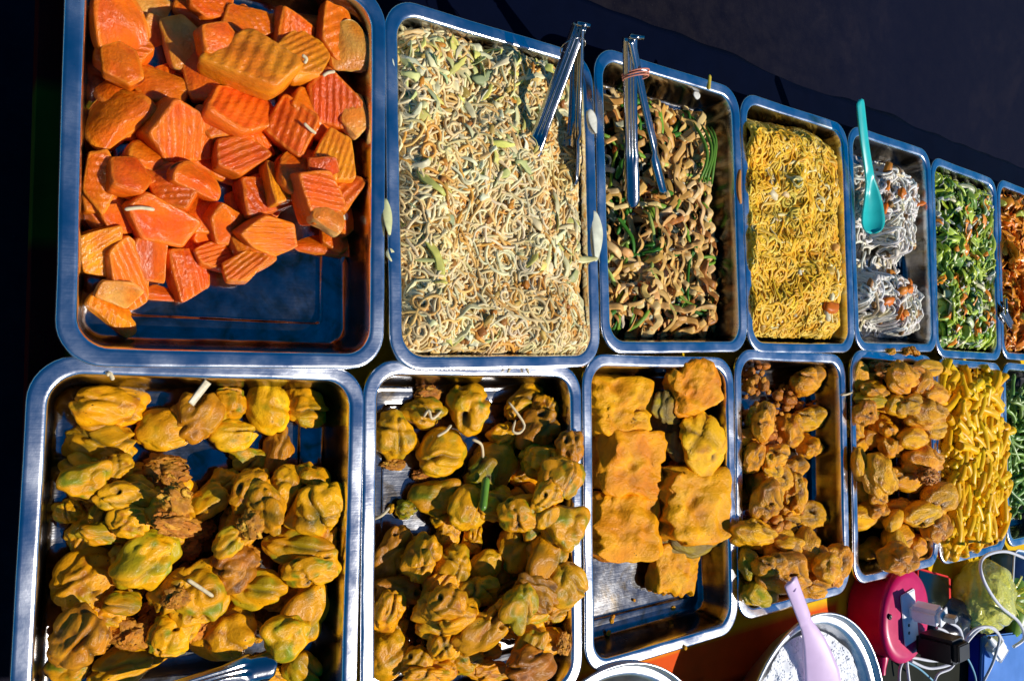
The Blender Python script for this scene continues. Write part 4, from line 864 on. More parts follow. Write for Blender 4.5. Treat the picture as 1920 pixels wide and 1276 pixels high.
TRAYLAB = {
 'T1': 'steel tray filled with orange crinkle-cut pumpkin chunks', 'T2': 'steel tray of pale fried vermicelli with cabbage and leaning tongs',
 'T3': 'steel tray of brown flat noodles and dark greens with banded tongs', 'T4': 'steel tray heaped with yellow noodles',
 'T5': 'steel tray of white bean sprouts with the turquoise spoon', 'T6': 'steel tray of stir-fried green vegetables and carrot pieces',
 'T7': 'steel tray of orange carrot slices at the right edge of the photo', 'B1': 'steel tray of potato fritters with blue floor, bottom left corner',
 'B2': 'steel tray of potato fritters below the vermicelli tray', 'B3': 'steel tray with large battered tofu blocks and bare grey floor',
 'B4': 'steel tray of small brown fritters above the rice bowl', 'B5': 'steel tray of battered nuggets overflowing toward the macaroni',
 'B6': 'steel tray of short yellow macaroni sticks', 'B7': 'steel tray of thin green beans at the right edge'}
tme = tray_mesh(); tme.materials.append(M['steel'])
TR = {}
for k, (x, y, r) in TRAYS.items():
    o = bpy.data.objects.new('steel_tray', tme); COL.objects.link(o)
    dz = {'T1': .0062, 'T2': .0058, 'T3': .004, 'B1': 0, 'B2': .0002, 'T4': .001, 'B5': .0025, 'B6': .001}.get(k, 0)
    o.location = V(x, y, dz); o.rotation_euler = (R(rnd.uniform(-.15, .15)) if dz == 0 else 0, 0, R(r))
    tag(o, TRAYLAB[k], 'tray', 'rectangular steel trays in two rows'); TR[k] = o

# ------------------------------------------------------------------ battered pieces
def ico(sub):
    bm = bmesh.new(); bmesh.ops.create_icosphere(bm, subdivisions=sub, radius=1)
    bm.verts.ensure_lookup_table()
    v = [x.co.copy() for x in bm.verts]; f = [tuple(q.index for q in p.verts) for p in bm.faces]; bm.free()
    return v, f
ICO4 = ico(4); ICO5 = ico(5)
def lerp(a, b, t): t = min(max(t, 0), 1); return tuple(x + (y - x) * t for x, y in zip(a, b))
GOLD = (.84, .36, .003); YEL = (.90, .44, .006); OLIVE = (.46, .30, .005); GREEN = (.26, .27, .008); BROWN = (.52, .175, .005); DARK = (.025, .014, .002); ORNG = (.94, .42, .004)
PAL = {'f': (GOLD, OLIVE, BROWN, .66), 'g': (GOLD, OLIVE, GREEN, .45), 'y': (YEL, GOLD, OLIVE, .5), 'b': (BROWN, (.56, .22, .008), (.24, .08, .006), .5), 'h': (GOLD, OLIVE, GREEN, .62), 'o': (GOLD, OLIVE, (.40, .22, .01), .6),
       'k': (GREEN, OLIVE, DARK, .5), 'p': (ORNG, (.86, .34, .004), (.58, .18, .004), .55), 'P': (YEL, ORNG, BROWN, .3), 'G': (OLIVE, YEL, GREEN, .5), 'u': (ORNG, YEL, BROWN, .4), 'n': ((.20, .13, .03), (.30, .20, .04), OLIVE, .5)}

def fritter_mesh(kind, seed):
    rn = random.Random(seed * 131 + ord(kind))
    off = Vector((rn.uniform(-50, 50), rn.uniform(-50, 50), rn.uniform(-50, 50)))
    big = kind in 'fgyhobk'
    vs, fs = ICO5 if big else ICO4
    A, B, C, bal = PAL[kind]
    smooth = {'y': .55, 'P': .45, 'g': .9}.get(kind, 1.0)
    def rdir(up=True):
        v = Vector((rn.gauss(0, 1), rn.gauss(0, 1), rn.gauss(0, 1))); v.normalize()
        if up: v.z = abs(v.z) * .9 + .35; v.normalize()
        return v
    lobes = [(rdir(False), rn.uniform(.18, .42), rn.uniform(.35, .7)) for _ in range(rn.randint(2, 4) if kind not in 'yP' else 1)]
    creases = []
    nc = {'o': 2, 'f': 2, 'g': 1, 'h': 1, 'p': 3, 'u': 3, 'b': 2, 'n': 2}.get(kind, 0 if rn.random() < .5 else 1)
    for _ in range(nc):
        n = Vector((rn.gauss(0, 1), rn.gauss(0, 1), rn.gauss(0, .35))).normalized()
        creases.append((n, rn.uniform(-.35, .35), rn.uniform(.16, .34) * (1.5 if kind == 'o' else 1), rn.uniform(.06, .11), rdir()))
    holes = [(rdir(), rn.uniform(.08, .20), rn.uniform(.2, .4)) for _ in range({'h': 3, 'f': 1, 'b': 1, 'p': 1, 'u': 1}.get(kind, 0))]
    pits = [(rdir(False), rn.uniform(.03, .055)) for _ in range({'f': 7, 'y': 6, 'b': 12, 'h': 10, 'o': 5, 'p': 5}.get(kind, 4))]
    vv = []; cc = []
    for p in vs:
        q = p + off
        n1 = Vn.noise(q * 1.1); n2 = Vn.noise(q * 2.4); n3 = Vn.noise(q * 5.5); n4 = Vn.noise(q * 12)
        r = 1 + smooth * (.24 * n1 + .105 * n2 + .022 * n3 + .006 * n4)
        fold = abs(Vn.noise(q * 1.15 + Vector((7, 3, 1)))); r += smooth * .16 * (min(fold, .35) / .35 - .6)
        for d, a, w in lobes:
            r += a * smooth * math.exp(-((p - d).length / w) ** 2)
        dk = 0
        for n, d0, dep, wd, ctr in creases:
            t = p.dot(n) - d0 + .16 * Vn.noise(q * 1.6 + Vector((3, 1, 8)))
            loc = max(0, min(1, 1.25 - (p - ctr).length * .9))
            g = math.exp(-(t / wd) ** 2) * loc
            r -= dep * g; r += dep * .35 * math.exp(-((abs(t) - 2.3 * wd) / (1.2 * wd)) ** 2) * loc
            dk = max(dk, g * .9)
        for d, w, dep in holes:
            t = (p - d).length / w * (1 + .8 * Vn.noise(q * 2.2)); g = math.exp(-abs(t) ** 3)
            r -= dep * g; r += .04 * math.exp(-((t - 1.6) / .5) ** 2); dk = max(dk, g)
        for d, w in pits:
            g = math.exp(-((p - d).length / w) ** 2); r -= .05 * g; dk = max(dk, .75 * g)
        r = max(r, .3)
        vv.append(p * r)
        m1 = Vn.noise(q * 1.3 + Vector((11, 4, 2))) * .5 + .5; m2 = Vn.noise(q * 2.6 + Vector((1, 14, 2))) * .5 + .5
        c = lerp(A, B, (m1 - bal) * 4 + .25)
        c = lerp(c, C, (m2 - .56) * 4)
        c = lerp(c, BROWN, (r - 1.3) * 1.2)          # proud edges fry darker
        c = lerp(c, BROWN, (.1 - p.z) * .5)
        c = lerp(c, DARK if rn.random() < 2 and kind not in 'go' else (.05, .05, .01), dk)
        cc.append(c)
    for i, p in enumerate(vs):
        w = max(0, 1 - abs(p.z + .15) * 3.2)
        if w > 0 and kind not in 'yP':
            g = max(0, Vn.noise(p * 3.1 + off * 1.7)) * w * .16; vv[i] = vv[i] * (1 + g); cc[i] = lerp(cc[i], BROWN, g * 3)
    zs = [v.z for v in vv]; ext = [max(abs(v.x) for v in vv), max(abs(v.y) for v in vv), max(abs(z) for z in zs)]
    k = [1.06 / e for e in ext]
    vv = [(v.x * k[0], v.y * k[1], v.z * k[2]) for v in vv]
    return mesh('fritter', vv, fs, cc)

def crisp_mesh(seed, flakes=9, small=False):
    rn = random.Random(seed * 977 + 5)
    vv = []; ff = []; cc = []
    vs, fs = ICO4
    off = Vector((rn.uniform(-50, 50), rn.uniform(-50, 50), 3))
    for p in vs:
        q = p + off
        r = .62 + .34 * Vn.noise(q * 1.4) + .30 * abs(Vn.noise(q * 3.2)) - .22 * max(0, 1 - abs(Vn.noise(q * 2.2)) * 6) + .08 * Vn.noise(q * 8)
        vv.append(tuple(p * max(r, .25)))
        c = lerp((.66, .28, .018), (.42, .15, .012), Vn.noise(q * 2.5) * 1.4 + .5); cc.append(lerp(c, DARK, (.42 - r) * 3))
    ff += fs
    n = 13
    for k in range(flakes):
        d = Vector((rn.gauss(0, 1), rn.gauss(0, 1), abs(rn.gauss(0, .7)))).normalized()
        ax = Vector((rn.gauss(0, 1), rn.gauss(0, 1), rn.gauss(0, .6))).normalized(); bx = d.cross(ax).normalized(); ax = bx.cross(d)
        ln, wd = rn.uniform(.28, .60), rn.uniform(.10, .26); o = d * rn.uniform(.45, .72); s = Vector((rn.uniform(-9, 9), k * 3.1, 0))
        tl = rn.uniform(-.8, .8)
        b0 = len(vv); col = rn.choice([(.70, .29, .018), (.58, .21, .014), (.78, .42, .04), (.44, .15, .012)])
        for side in (0, 1):
            for i in range(n):
                for j in range(7):
                    u = (i / (n - 1) - .5) * 2; v = (j / 6 - .5) * 2
                    e = math.sqrt(max(0.02, 1 - u * u * .95)) * (1 + .5 * Vn.noise(s + Vector((u * 2.3, v * 2, 0))))
                    h = .16 * Vn.noise(s + Vector((u * 2, v * 1.5, 4))) + .10 * Vn.noise(s + Vector((u * 5, v * 4, 1))) + tl * v * .12 - u * u * .15
                    pt = o + ax * (u * ln) + bx * (v * wd * e) + d * (h + (.03 if side == 0 else -.02))
                    vv.append(tuple(pt)); cc.append(lerp(col, DARK if side else BROWN, .6 * abs(v) ** 3 + .15 * rn.random()))
            for i in range(n - 1):
                for j in range(6):
                    a = b0 + side * n * 7 + i * 7 + j
                    ff.append((a, a + 1, a + 8, a + 7) if side == 0 else (a, a + 7, a + 8, a + 1))
        for i in range(n - 1):
            for j in (0, 6):
                a = b0 + i * 7 + j; c2 = a + n * 7; ff.append((a, a + 7, c2 + 7, c2))
    return mesh('crisp_batter_scrap', vv, ff, cc)

def tofu_mesh(seed):
    rn = random.Random(seed * 77 + 3); off = Vector((rn.uniform(-50, 50), rn.uniform(-50, 50), 1))
    vs, fs = ICO5; vv = []; cc = []
    jag = [(rn.choice([0, 1]), rn.choice([-1, 1])) for _ in range(1)]
    e = 8.0
    dents = [(rn.uniform(-.7, .7), rn.uniform(-.7, .7), rn.uniform(.08, .2), rn.uniform(.05, .22)) for _ in range(9)]
    bl = [(rn.uniform(-.9, .9), rn.uniform(-.9, .9), rn.uniform(.06, .15), rn.uniform(.06, .2)) for _ in range(12)]
    for p in vs:
        k = (abs(p.x) ** e + abs(p.y) ** e + abs(p.z) ** e) ** (-1 / e)
        v = p * k; q = v + off
        w = Vector((.22 * Vn.noise(q * 1.3), .22 * Vn.noise(q * 1.3 + Vector((9, 0, 0))), .0))
        v = v + w + p * (.07 * Vn.noise(q * 2.3) + .06 * Vn.noise(q * 4.5) + .015 * Vn.noise(q * 10))
        hgt = 0; dk = 0
        if p.z > 0:
            for dx, dy, r, a in dents:
                g = math.exp(-(((v.x - dx) ** 2 + (v.y - dy) ** 2) / r ** 2) ** 1.5); hgt -= a * g * 1.3; dk = max(dk, g * .5)
            for dx, dy, r, a in bl:
                g = math.exp(-((v.x - dx) ** 2 + (v.y - dy) ** 2) / r ** 2); hgt += a * 1.6 * g
            hgt += .34 * Vn.noise(q * .9) + .12 * Vn.noise(q * 3)
        v.z += hgt * min(1, max(0, p.z * 2))
        ax, sg = jag[0]
        if v[ax] * sg > .6: v[ax] += .22 * sg * Vn.noise(Vector((v[1 - ax] * 5, seed, v.z * .6)))
        vv.append(tuple(v))
        t = Vn.noise(q * 1.5 + Vector((4, 4, 4)))
        c = lerp((.86, .35, .002), (.76, .255, .002), t * 1.6 + .5)
        c = lerp(c, (.82, .38, .008), Vn.noise(q * 2.2) * 1.5 - .2)
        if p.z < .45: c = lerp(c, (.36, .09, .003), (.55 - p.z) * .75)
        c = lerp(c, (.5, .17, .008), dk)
        cc.append(c)
    return mesh('battered_tofu_block', vv, fs, cc)

def crumb_cluster(seed):
    rn = random.Random(seed * 71)
    vv = []; ff = []; cc = []
    vs, fs = ico(2)
    for k in range(16):
        d = Vector((rn.gauss(0, .5), rn.gauss(0, .5), rn.uniform(-.6, .5))); s = rn.uniform(.16, .42); off = Vector((k * 3.1, seed, 1)); b0 = len(vv)
        col = rn.choice([(.78, .32, .015), (.66, .24, .012), (.5, .16, .01)])
        for p in vs:
            r = s * (1 + .5 * Vn.noise(p * 1.6 + off) + .25 * Vn.noise(p * 4 + off))
            vv.append(tuple(d + p * r)); cc.append(lerp(col, BROWN, Vn.noise(p * 2 + off) + .2))
        ff += [tuple(i + b0 for i in f) for f in fs]
    return mesh('crumb_cluster', vv, ff, cc)

# ------------------------------------------------------------------ pumpkin chunks
PCOL = {'': ((.84, .165, .003), (.78, .115, .003)), 'r': ((.78, .095, .004), (.82, .13, .004)), 'y': ((.92, .29, .008), (.86, .20, .005)), 'p': ((.86, .38, .07), (.84, .24, .02)), 'b': ((.80, .13, .004), (.82, .17, .006))}
def chunk_mesh(kind, seed):
    rn = random.Random(seed * 311 + ord(kind[0]) + 17 * len(kind) + (ord(kind[1]) if len(kind) > 1 else 0))
    base, tone = kind[0], kind[1:]
    A, B = PCOL.get(tone, PCOL[''])
    nseg, nr = 96, 30
    ncor = rn.choice([4, 5, 5, 6]); ang0 = rn.uniform(0, 6.28)
    cors = sorted(ang0 + (i + rn.uniform(-.28, .28)) * 2 * math.pi / ncor for i in range(ncor))
    cr = [rn.uniform(.85, 1.1) for _ in cors]
    off = Vector((rn.uniform(-40, 40), rn.uniform(-40, 40), 0))
    pts = [Vector((cr[i] * math.cos(a), cr[i] * math.sin(a), 0)) for i, a in enumerate(cors)]
    def rad(t):
        if base == 'W':                                   # wedge: one curved, one straight side
            c, s = math.cos(t), math.sin(t)
            return 1.0 if s > -.25 else min(1.0, .42 / max(.05, -s))
        d = Vector((math.cos(t), math.sin(t), 0)); best = 9
        for i in range(len(pts)):
            a, b2 = pts[i], pts[(i + 1) % len(pts)]; e = b2 - a; n = Vector((e.y, -e.x, 0)).normalized()
            dn = d.dot(n)
            if dn > 1e-3: best = min(best, a.dot(n) / dn)
        return min(best, 1.05) * .92 + .08 * .95
    rads = [rad(2 * math.pi * i / nseg) for i in range(nseg)]
    for _ in range(2): rads = [(rads[i - 1] + 2 * rads[i] + rads[(i + 1) % nseg]) / 4 for i in range(nseg)]
    ra = rn.uniform(-.5, .5) + (math.pi / 2 if rn.random() < .3 else 0); rdx, rdy = math.cos(ra), math.sin(ra)
    amp = .034 if base == 'R' else (.022 if rn.random() < .4 else 0); per = rn.uniform(44, 58)
    tx, ty = rn.uniform(-.22, .22), rn.uniform(-.22, .22)
    dome = {'R': .10, 'C': .25, 'W': .35}[base]
    facet = rn.uniform(.2, .6)
    vv = []; cc = []
    levels = []                                           # (radius fraction, height mode)
    for k in range(nr + 1): levels.append((.93 * k / nr, 1.0))
    levels += [(.975, .93), (1.0, .80), (1.0, .40), (1.01, -.1), (1.0, -.6), (.97, -.85), (.9, -1.0), (.5, -1.0), (.02, -1.0)]
    for fr, hz in levels:
        for i in range(nseg):
            t = 2 * math.pi * i / nseg; r = rads[i] * max(fr, .02)
            x, y = r * math.cos(t), r * math.sin(t)
            q = Vector((x, y, hz)) + off
            x += .05 * Vn.noise(q * 1.2); y += .05 * Vn.noise(q * 1.2 + Vector((0, 0, 7)))
            if hz > .3:
                top = 1 - dome * fr * fr + tx * x + ty * y + .10 * Vn.noise(q * 1.6) + .03 * Vn.noise(q * 6)
                if base == 'C': top -= facet * max(0, x * rdx + y * rdy - .1)
                if base == 'W': top -= .9 * max(0, y) ** 1.5
                rdg = amp * math.sin(per * .5 * (x * rdx + y * rdy) * 1.0 + .4 * Vn.noise(q * .8))
                z = top * hz + rdg * (1 if fr < .97 else .5)
                if hz < .7: z = -1 + (z + 1) * .75
            else:
                rdg = 0; z = hz + .05 * Vn.noise(q * 2)
            vv.append((x, y, z))
            c = lerp(A, B, Vn.noise(q * 1.4) * 1.5 + .5)
            if hz >= 1 and amp > .1: c = lerp(c, tuple(min(1, v * 1.25 + .02) for v in A), .22 * (rdg / amp)) if rdg > 0 else c
            if .85 < fr and hz > .7: c = lerp(c, (.88, .30, .02), .3)
            if tone == 'p' and hz < .9: c = lerp(c, (.80, .50, .15), .6)
            if tone == 'b' and (x - .1) ** 2 + (y - .1) ** 2 < .05 and hz > .5: c = (.85, .75, .5)
            cc.append(c)
    ff = []
    for k in range(len(levels) - 1):
        for i in range(nseg):
            j = (i + 1) % nseg; ff.append((k * nseg + i, (k + 1) * nseg + i, (k + 1) * nseg + j, k * nseg + j))
    ff.append(tuple(range(nseg))); ff.append(tuple((len(levels) - 1) * nseg + i for i in range(nseg))[::-1])
    return mesh('pumpkin_chunk', vv, ff, cc)

# ------------------------------------------------------------------ placing the heaps
WORDS = {'f': 'folded golden potato fritter', 'g': 'greenish potato fritter', 'y': 'smooth yellow potato fritter', 'b': 'dark brown potato fritter', 'h': 'potato fritter with holes', 'o': 'split-open golden fritter',
         'k': 'small dark green fritter', 'c': 'ragged crisp batter scrap', 'p': 'lumpy brown-orange fritter', 'P': 'smooth yellow-orange nugget', 'G': 'green-tinged fritter', 'q': 'cluster of crisp crumbs',
         't': 'large golden battered tofu block', 'u': 'lumpy knobbly battered tofu', 'n': 'broken tofu piece with dark inside',
         'R': 'ridged orange pumpkin slab', 'Rr': 'ridged red-orange pumpkin slab', 'Ry': 'ridged yellow-orange pumpkin slab', 'C': 'smooth orange pumpkin chunk', 'Cr': 'deep red pumpkin chunk', 'Cp': 'pale-edged pumpkin chunk',
         'Cb': 'small round pumpkin chunk with white fleck', 'W': 'curved orange pumpkin wedge', 'Wr': 'long reddish pumpkin wedge', 'Wp': 'pale-backed pumpkin wedge', 'Wy': 'yellow pumpkin wedge'}
TNAME = {'T1': 'pumpkin tray', 'B1': 'corner fritter tray', 'B2': 'second fritter tray', 'B3': 'tofu tray', 'B4': 'brown fritter tray', 'B5': 'nugget tray'}
def heap_labels(t, items):
    cx, cy, r = TRAYS[t]
    lab = []
    for it in items:
        lx, ly = (it[0] - cx) / (W / 2), (it[1] - cy) / (L / 2)
        hz = 'far left' if lx < -.45 else ('centre left' if lx < 0 else ('centre right' if lx < .45 else 'far right'))
        vt = 'top' if ly > .6 else ('upper' if ly > .2 else ('middle' if ly > -.2 else ('lower' if ly > -.6 else 'bottom')))
        pre = 'half-buried ' if it[10] else ''
        lab.append('%s%s, %s %s of %s' % (pre, WORDS[it[9]], vt, hz, TNAME[t]))
    out = []
    ords = ['left one', 'right one']
    for i, l in enumerate(lab):
        same = [j for j in range(len(lab)) if lab[j] == l]
        if len(same) > 1:
            byx = sorted(same, key=lambda j: items[j][0]); k = byx.index(i)
            if len(same) == 2: l += ', ' + ords[k]
            else: l += ', ' + ['first', 'second', 'third', 'fourth', 'fifth', 'sixth', 'seventh', 'eighth', 'ninth', 'tenth', 'eleventh', 'twelfth', 'thirteenth', 'fourteenth'][k] + ' from left'
        out.append(l)
    return out
NAMES = {'c': 'batter_scrap', 'q': 'crumb_cluster', 't': 'battered_tofu', 'u': 'battered_tofu', 'n': 'tofu_piece', 'P': 'battered_nugget'}
CATS = {'c': 'batter scrap', 'q': 'crumbs', 't': 'fried tofu', 'u': 'fried tofu', 'n': 'fried tofu', 'P': 'nugget'}
GROUPS = {'T1': 'pumpkin chunks in the top left tray', 'B1': 'fritters in the bottom left tray', 'B2': 'fritters in the second tray of the bottom row', 'B3': 'battered tofu pieces', 'B4': 'small brown fritters', 'B5': 'nuggets and fritters beside the macaroni'}
POOL = {}
def pool(kind, n):
    if kind not in POOL: POOL[kind] = []
    p = POOL[kind]
    if len(p) < n:
        s = len(p)
        if kind == 'c': me = crisp_mesh(s); me.materials.append(M['crisp'])
        elif kind == 'q': me = crumb_cluster(s); me.materials.append(M['crisp'])
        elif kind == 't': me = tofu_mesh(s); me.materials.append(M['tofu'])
        elif kind[0] in 'RCW': me = chunk_mesh(kind, s); me.materials.append(M['pumpkin'])
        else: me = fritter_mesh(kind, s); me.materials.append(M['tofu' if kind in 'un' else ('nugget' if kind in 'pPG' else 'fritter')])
        p.append(me); return me
    return p[rnd.randrange(len(p))]
VARN = {'t': 9, 'f': 9, 'h': 5, 'g': 5, 'o': 5, 'c': 6, 'p': 7, 'P': 5, 'b': 4, 'y': 4, 'R': 7, 'C': 6, 'W': 4, 'Rr': 5, 'Ry': 5}
SCL = {'T1': 1.12, 'B1': 1.05, 'B2': 1.04, 'B3': .98, 'B4': 1.08, 'B5': 1.1}
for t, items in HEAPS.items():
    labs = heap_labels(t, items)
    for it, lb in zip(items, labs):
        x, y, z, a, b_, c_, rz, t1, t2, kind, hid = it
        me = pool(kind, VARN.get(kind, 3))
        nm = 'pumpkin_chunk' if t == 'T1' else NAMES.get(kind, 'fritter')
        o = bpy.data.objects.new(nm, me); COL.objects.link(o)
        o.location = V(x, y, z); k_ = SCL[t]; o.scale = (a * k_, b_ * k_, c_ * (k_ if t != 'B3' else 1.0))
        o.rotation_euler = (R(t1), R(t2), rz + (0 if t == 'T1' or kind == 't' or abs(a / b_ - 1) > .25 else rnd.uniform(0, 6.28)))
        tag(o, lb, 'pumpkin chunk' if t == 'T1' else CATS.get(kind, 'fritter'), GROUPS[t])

# ------------------------------------------------------------------ strands, strips and leaves
class Strips:
    def __init__(s): s.v = []; s.f = []; s.c = []; s.n = 0
    def tube(s, path, ru, rv, col, roll=None, k=5, taper=True, colj=.0):
        p = np.asarray(path, float); n = len(p)
        t = np.gradient(p, axis=0); t /= np.linalg.norm(t, axis=1)[:, None] + 1e-9
        up = np.array([0, 0, 1.0]); sd = np.cross(t, up); sd /= np.linalg.norm(sd, axis=1)[:, None] + 1e-6; nn = np.cross(sd, t)
        if roll is not None:
            r = np.asarray(roll)[:, None] * np.ones((n, 1)); sd, nn = sd * np.cos(r) + nn * np.sin(r), nn * np.cos(r) - sd * np.sin(r)
        w = np.ones(n)
        if taper: w[0] = w[-1] = .35; w[1] = w[-2] = .85
        ru = np.asarray(ru) * np.ones(n) * w; rv = np.asarray(rv) * np.ones(n) * w
        a = np.arange(k) * 2 * np.pi / k
        ring = p[:, None, :] + sd[:, None, :] * (np.cos(a)[None, :, None] * ru[:, None, None]) + nn[:, None, :] * (np.sin(a)[None, :, None] * rv[:, None, None])
        i0 = s.n
        s.v.append(ring.reshape(-1, 3)); s.n += n * k
        c = np.tile(np.asarray(col, float), (n * k, 1))
        if colj: c = c * np.repeat(1 + colj * npr.normal(size=n), k)[:, None]
        s.c.append(np.clip(c, 0, 1))
        i = np.arange(n - 1)[:, None] * k; j = np.arange(k)[None, :]; j2 = (j + 1) % k
        q = np.stack([i0 + i + j, i0 + i + k + j, i0 + i + k + j2, i0 + i + j2], -1).reshape(-1, 4)
        s.f += q.tolist(); s.f.append(list(range(i0, i0 + k))); s.f.append(list(range(i0 + (n - 1) * k, i0 + n * k))[::-1])
    def add(s, v, f, c):
        i0 = s.n; v = np.asarray(v, float); s.v.append(v); s.c.append(np.asarray(c, float)); s.n += len(v)
        s.f += [[q + i0 for q in g] for g in f]
    def mesh(s, name): return mesh(name, np.concatenate(s.v), s.f, np.concatenate(s.c))

ICO2 = ico(2)
def heapfn(seed, base, amp, edge=.03, hw=.112, hl=.155, fall=.03, fr=14):
    def H(x, y):
        e = max(abs(x) - hw + edge, abs(y) - hl + edge, 0) / edge
        return base + amp * (Vn.noise(Vector((x * fr, y * fr, seed))) + .5 * Vn.noise(Vector((x * fr * 2.3, y * fr * 2.3, seed + 5)))) - fall * min(e, 1.3) ** 2
    return H
def walk(H, x, y, ang, length, n, curl, lift, hw=.113, hl=.158, wob=.001, zmin=-.044):
    st = length / (n - 1); pts = []; k = npr.normal() * curl; lp = curl > 100
    if lp: k = npr.choice([-1, 1]) * npr.uniform(.45, 1.1) * curl
    ph = npr.uniform(0, 6.28); wf = npr.uniform(.5, 1.1)
    for i in range(n):
        pts.append((x, y, max(H(x, y) + lift + wob * math.sin(ph + wf * i), zmin)))
        k = k + npr.normal() * curl * .10 if lp else k * .85 + npr.normal() * curl * .6
        if lp and npr.random() < .05: k = -k
        ang += k * st
        nx, ny = x + st * math.cos(ang), y + st * math.sin(ang)
        if abs(nx) > hw or abs(ny) > hl: ang += 2.2; nx, ny = x + st * math.cos(ang), y + st * math.sin(ang)
        x, y = min(max(nx, -hw), hw), min(max(ny, -hl), hl)
    return pts
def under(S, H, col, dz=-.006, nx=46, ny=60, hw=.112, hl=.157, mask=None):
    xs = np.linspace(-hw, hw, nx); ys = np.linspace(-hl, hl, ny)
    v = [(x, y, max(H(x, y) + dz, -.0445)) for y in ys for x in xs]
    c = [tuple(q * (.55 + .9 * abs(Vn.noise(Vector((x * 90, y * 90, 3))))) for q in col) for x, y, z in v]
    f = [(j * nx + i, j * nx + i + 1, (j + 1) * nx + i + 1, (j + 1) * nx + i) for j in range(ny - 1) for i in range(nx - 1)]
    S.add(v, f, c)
def jit(c, a=.15):
    k = 1 + npr.uniform(-a, a); return tuple(min(1, q * k * (1 + npr.uniform(-a, a) * .35)) for q in c)
def pick(*opts):
    w = np.array([o[0] for o in opts]); i = npr.choice(len(opts), p=w / w.sum()); return opts[i][1]
def put(name, S, t, m, label, cat, kind='stuff'):
    o = link(name, S.mesh(name), M[m]); x, y, r = TRAYS[t]; o.location = V(x, y, 0); o.rotation_euler = (0, 0, R(r))
    return tag(o, label, cat, None, kind)
def blobs(S, H, n, size, cols, hw=.105, hl=.15, lift=.003, flat=.5, region=None):
    vs, fs = ICO2
    for _ in range(n):
        for _t in range(30):
            x, y = npr.uniform(-hw, hw), npr.uniform(-hl, hl)
            if region is None or region(x, y): break
        s = size * npr.uniform(.6, 1.4); ax = npr.uniform(.6, 1.5); q0 = npr.uniform(0, 6.28); o = Vector((npr.uniform(-50, 50), 0, 0)); c = jit(cols[npr.integers(len(cols))], .2)
        z = H(x, y) + lift; v = []; e = Euler((npr.uniform(-.6, .6), npr.uniform(-.6, .6), q0)).to_matrix()
        for p in vs:
            kk = (abs(p.x) ** 4 + abs(p.y) ** 4 + abs(p.z) ** 4) ** -.25
            d = e @ (Vector((p.x * ax, p.y / ax, p.z * flat)) * (kk * s * (1 + .35 * Vn.noise(p * 1.3 + o))))
            v.append((x + d.x, y + d.y, z + d.z))
        S.add(v, fs, [c] * len(v))
def leaf(S, H, x, y, ang, ln, wd, col, lift, n=9, bend=8, roll=None, ck=6):
    pts = walk(H, x, y, ang, ln, n, bend, lift, wob=.003)
    w = wd * np.sin(np.linspace(.25, 2.9, n)) ** .7 * (1 + .25 * npr.normal(size=n))
    rl = (npr.normal() * .5 + npr.normal() * .5 * np.linspace(-1, 1, n)) if roll is None else roll
    S.tube(pts, np.abs(w) + .0005, .0007, col, roll=rl, k=ck, taper=False, colj=.1)

# --- vermicelli with cabbage
S = Strips(); H = heapfn(3, .008, .017, .035, hw=.123, hl=.168, fall=.022, fr=11)
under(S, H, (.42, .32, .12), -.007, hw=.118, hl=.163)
def cabz(x, y): return Vn.noise(Vector((x * 13, y * 13, 40))) + (.28 if y > .085 else 0) + (.15 if x < -.07 and y < -.02 else 0) - (.18 if -.03 < x and y < .02 else 0)
bund = lambda x, y: 5 * Vn.noise(Vector((x * 11, y * 11, 77)))
for _ in range(1500):
    x, y = npr.uniform(-.119, .119), npr.uniform(-.163, .160)
    if cabz(x, y) > .22 and npr.random() < .7: continue
    c = jit(pick((5, (.94, .72, .34)), (3, (.96, .80, .46)), (2, (.90, .56, .18)), (1, (.80, .40, .08))), .16)
    r = npr.uniform(.0013, .0019)
    S.tube(walk(H, x, y, bund(x, y) + npr.normal() * .4, npr.uniform(.08, .22), 46, npr.choice([50, 120, 170]), -.005 + .009 * _ / 1500, hw=npr.uniform(.116, .127), hl=npr.uniform(.160, .170), wob=.0012), r, r, c, k=5)
for _ in range(400):
    for _t in range(20):
        x, y = npr.uniform(-.117, .117), npr.uniform(-.161, .158)
        if cabz(x, y) > npr.uniform(-.15, .3): break
    c = jit(pick((5, (.84, .76, .40)), (3, (.90, .82, .52)), (2, (.64, .64, .24)), (2, (.78, .72, .18)), (1, (.46, .52, .26)), (1, (.74, .5, .18))), .2)
    leaf(S, H, x, y, npr.uniform(0, 6.28), npr.uniform(.018, .052), npr.uniform(.0014, .0052), c, npr.uniform(-.003, .005), bend=28)
blobs(S, H, 60, .004, [(.55, .22, .03), (.45, .18, .04), (.62, .40, .10)], lift=.003)
put('fried_vermicelli', S, 'T2', 'strand', 'heap of pale fried vermicelli with shredded cabbage', 'noodles')

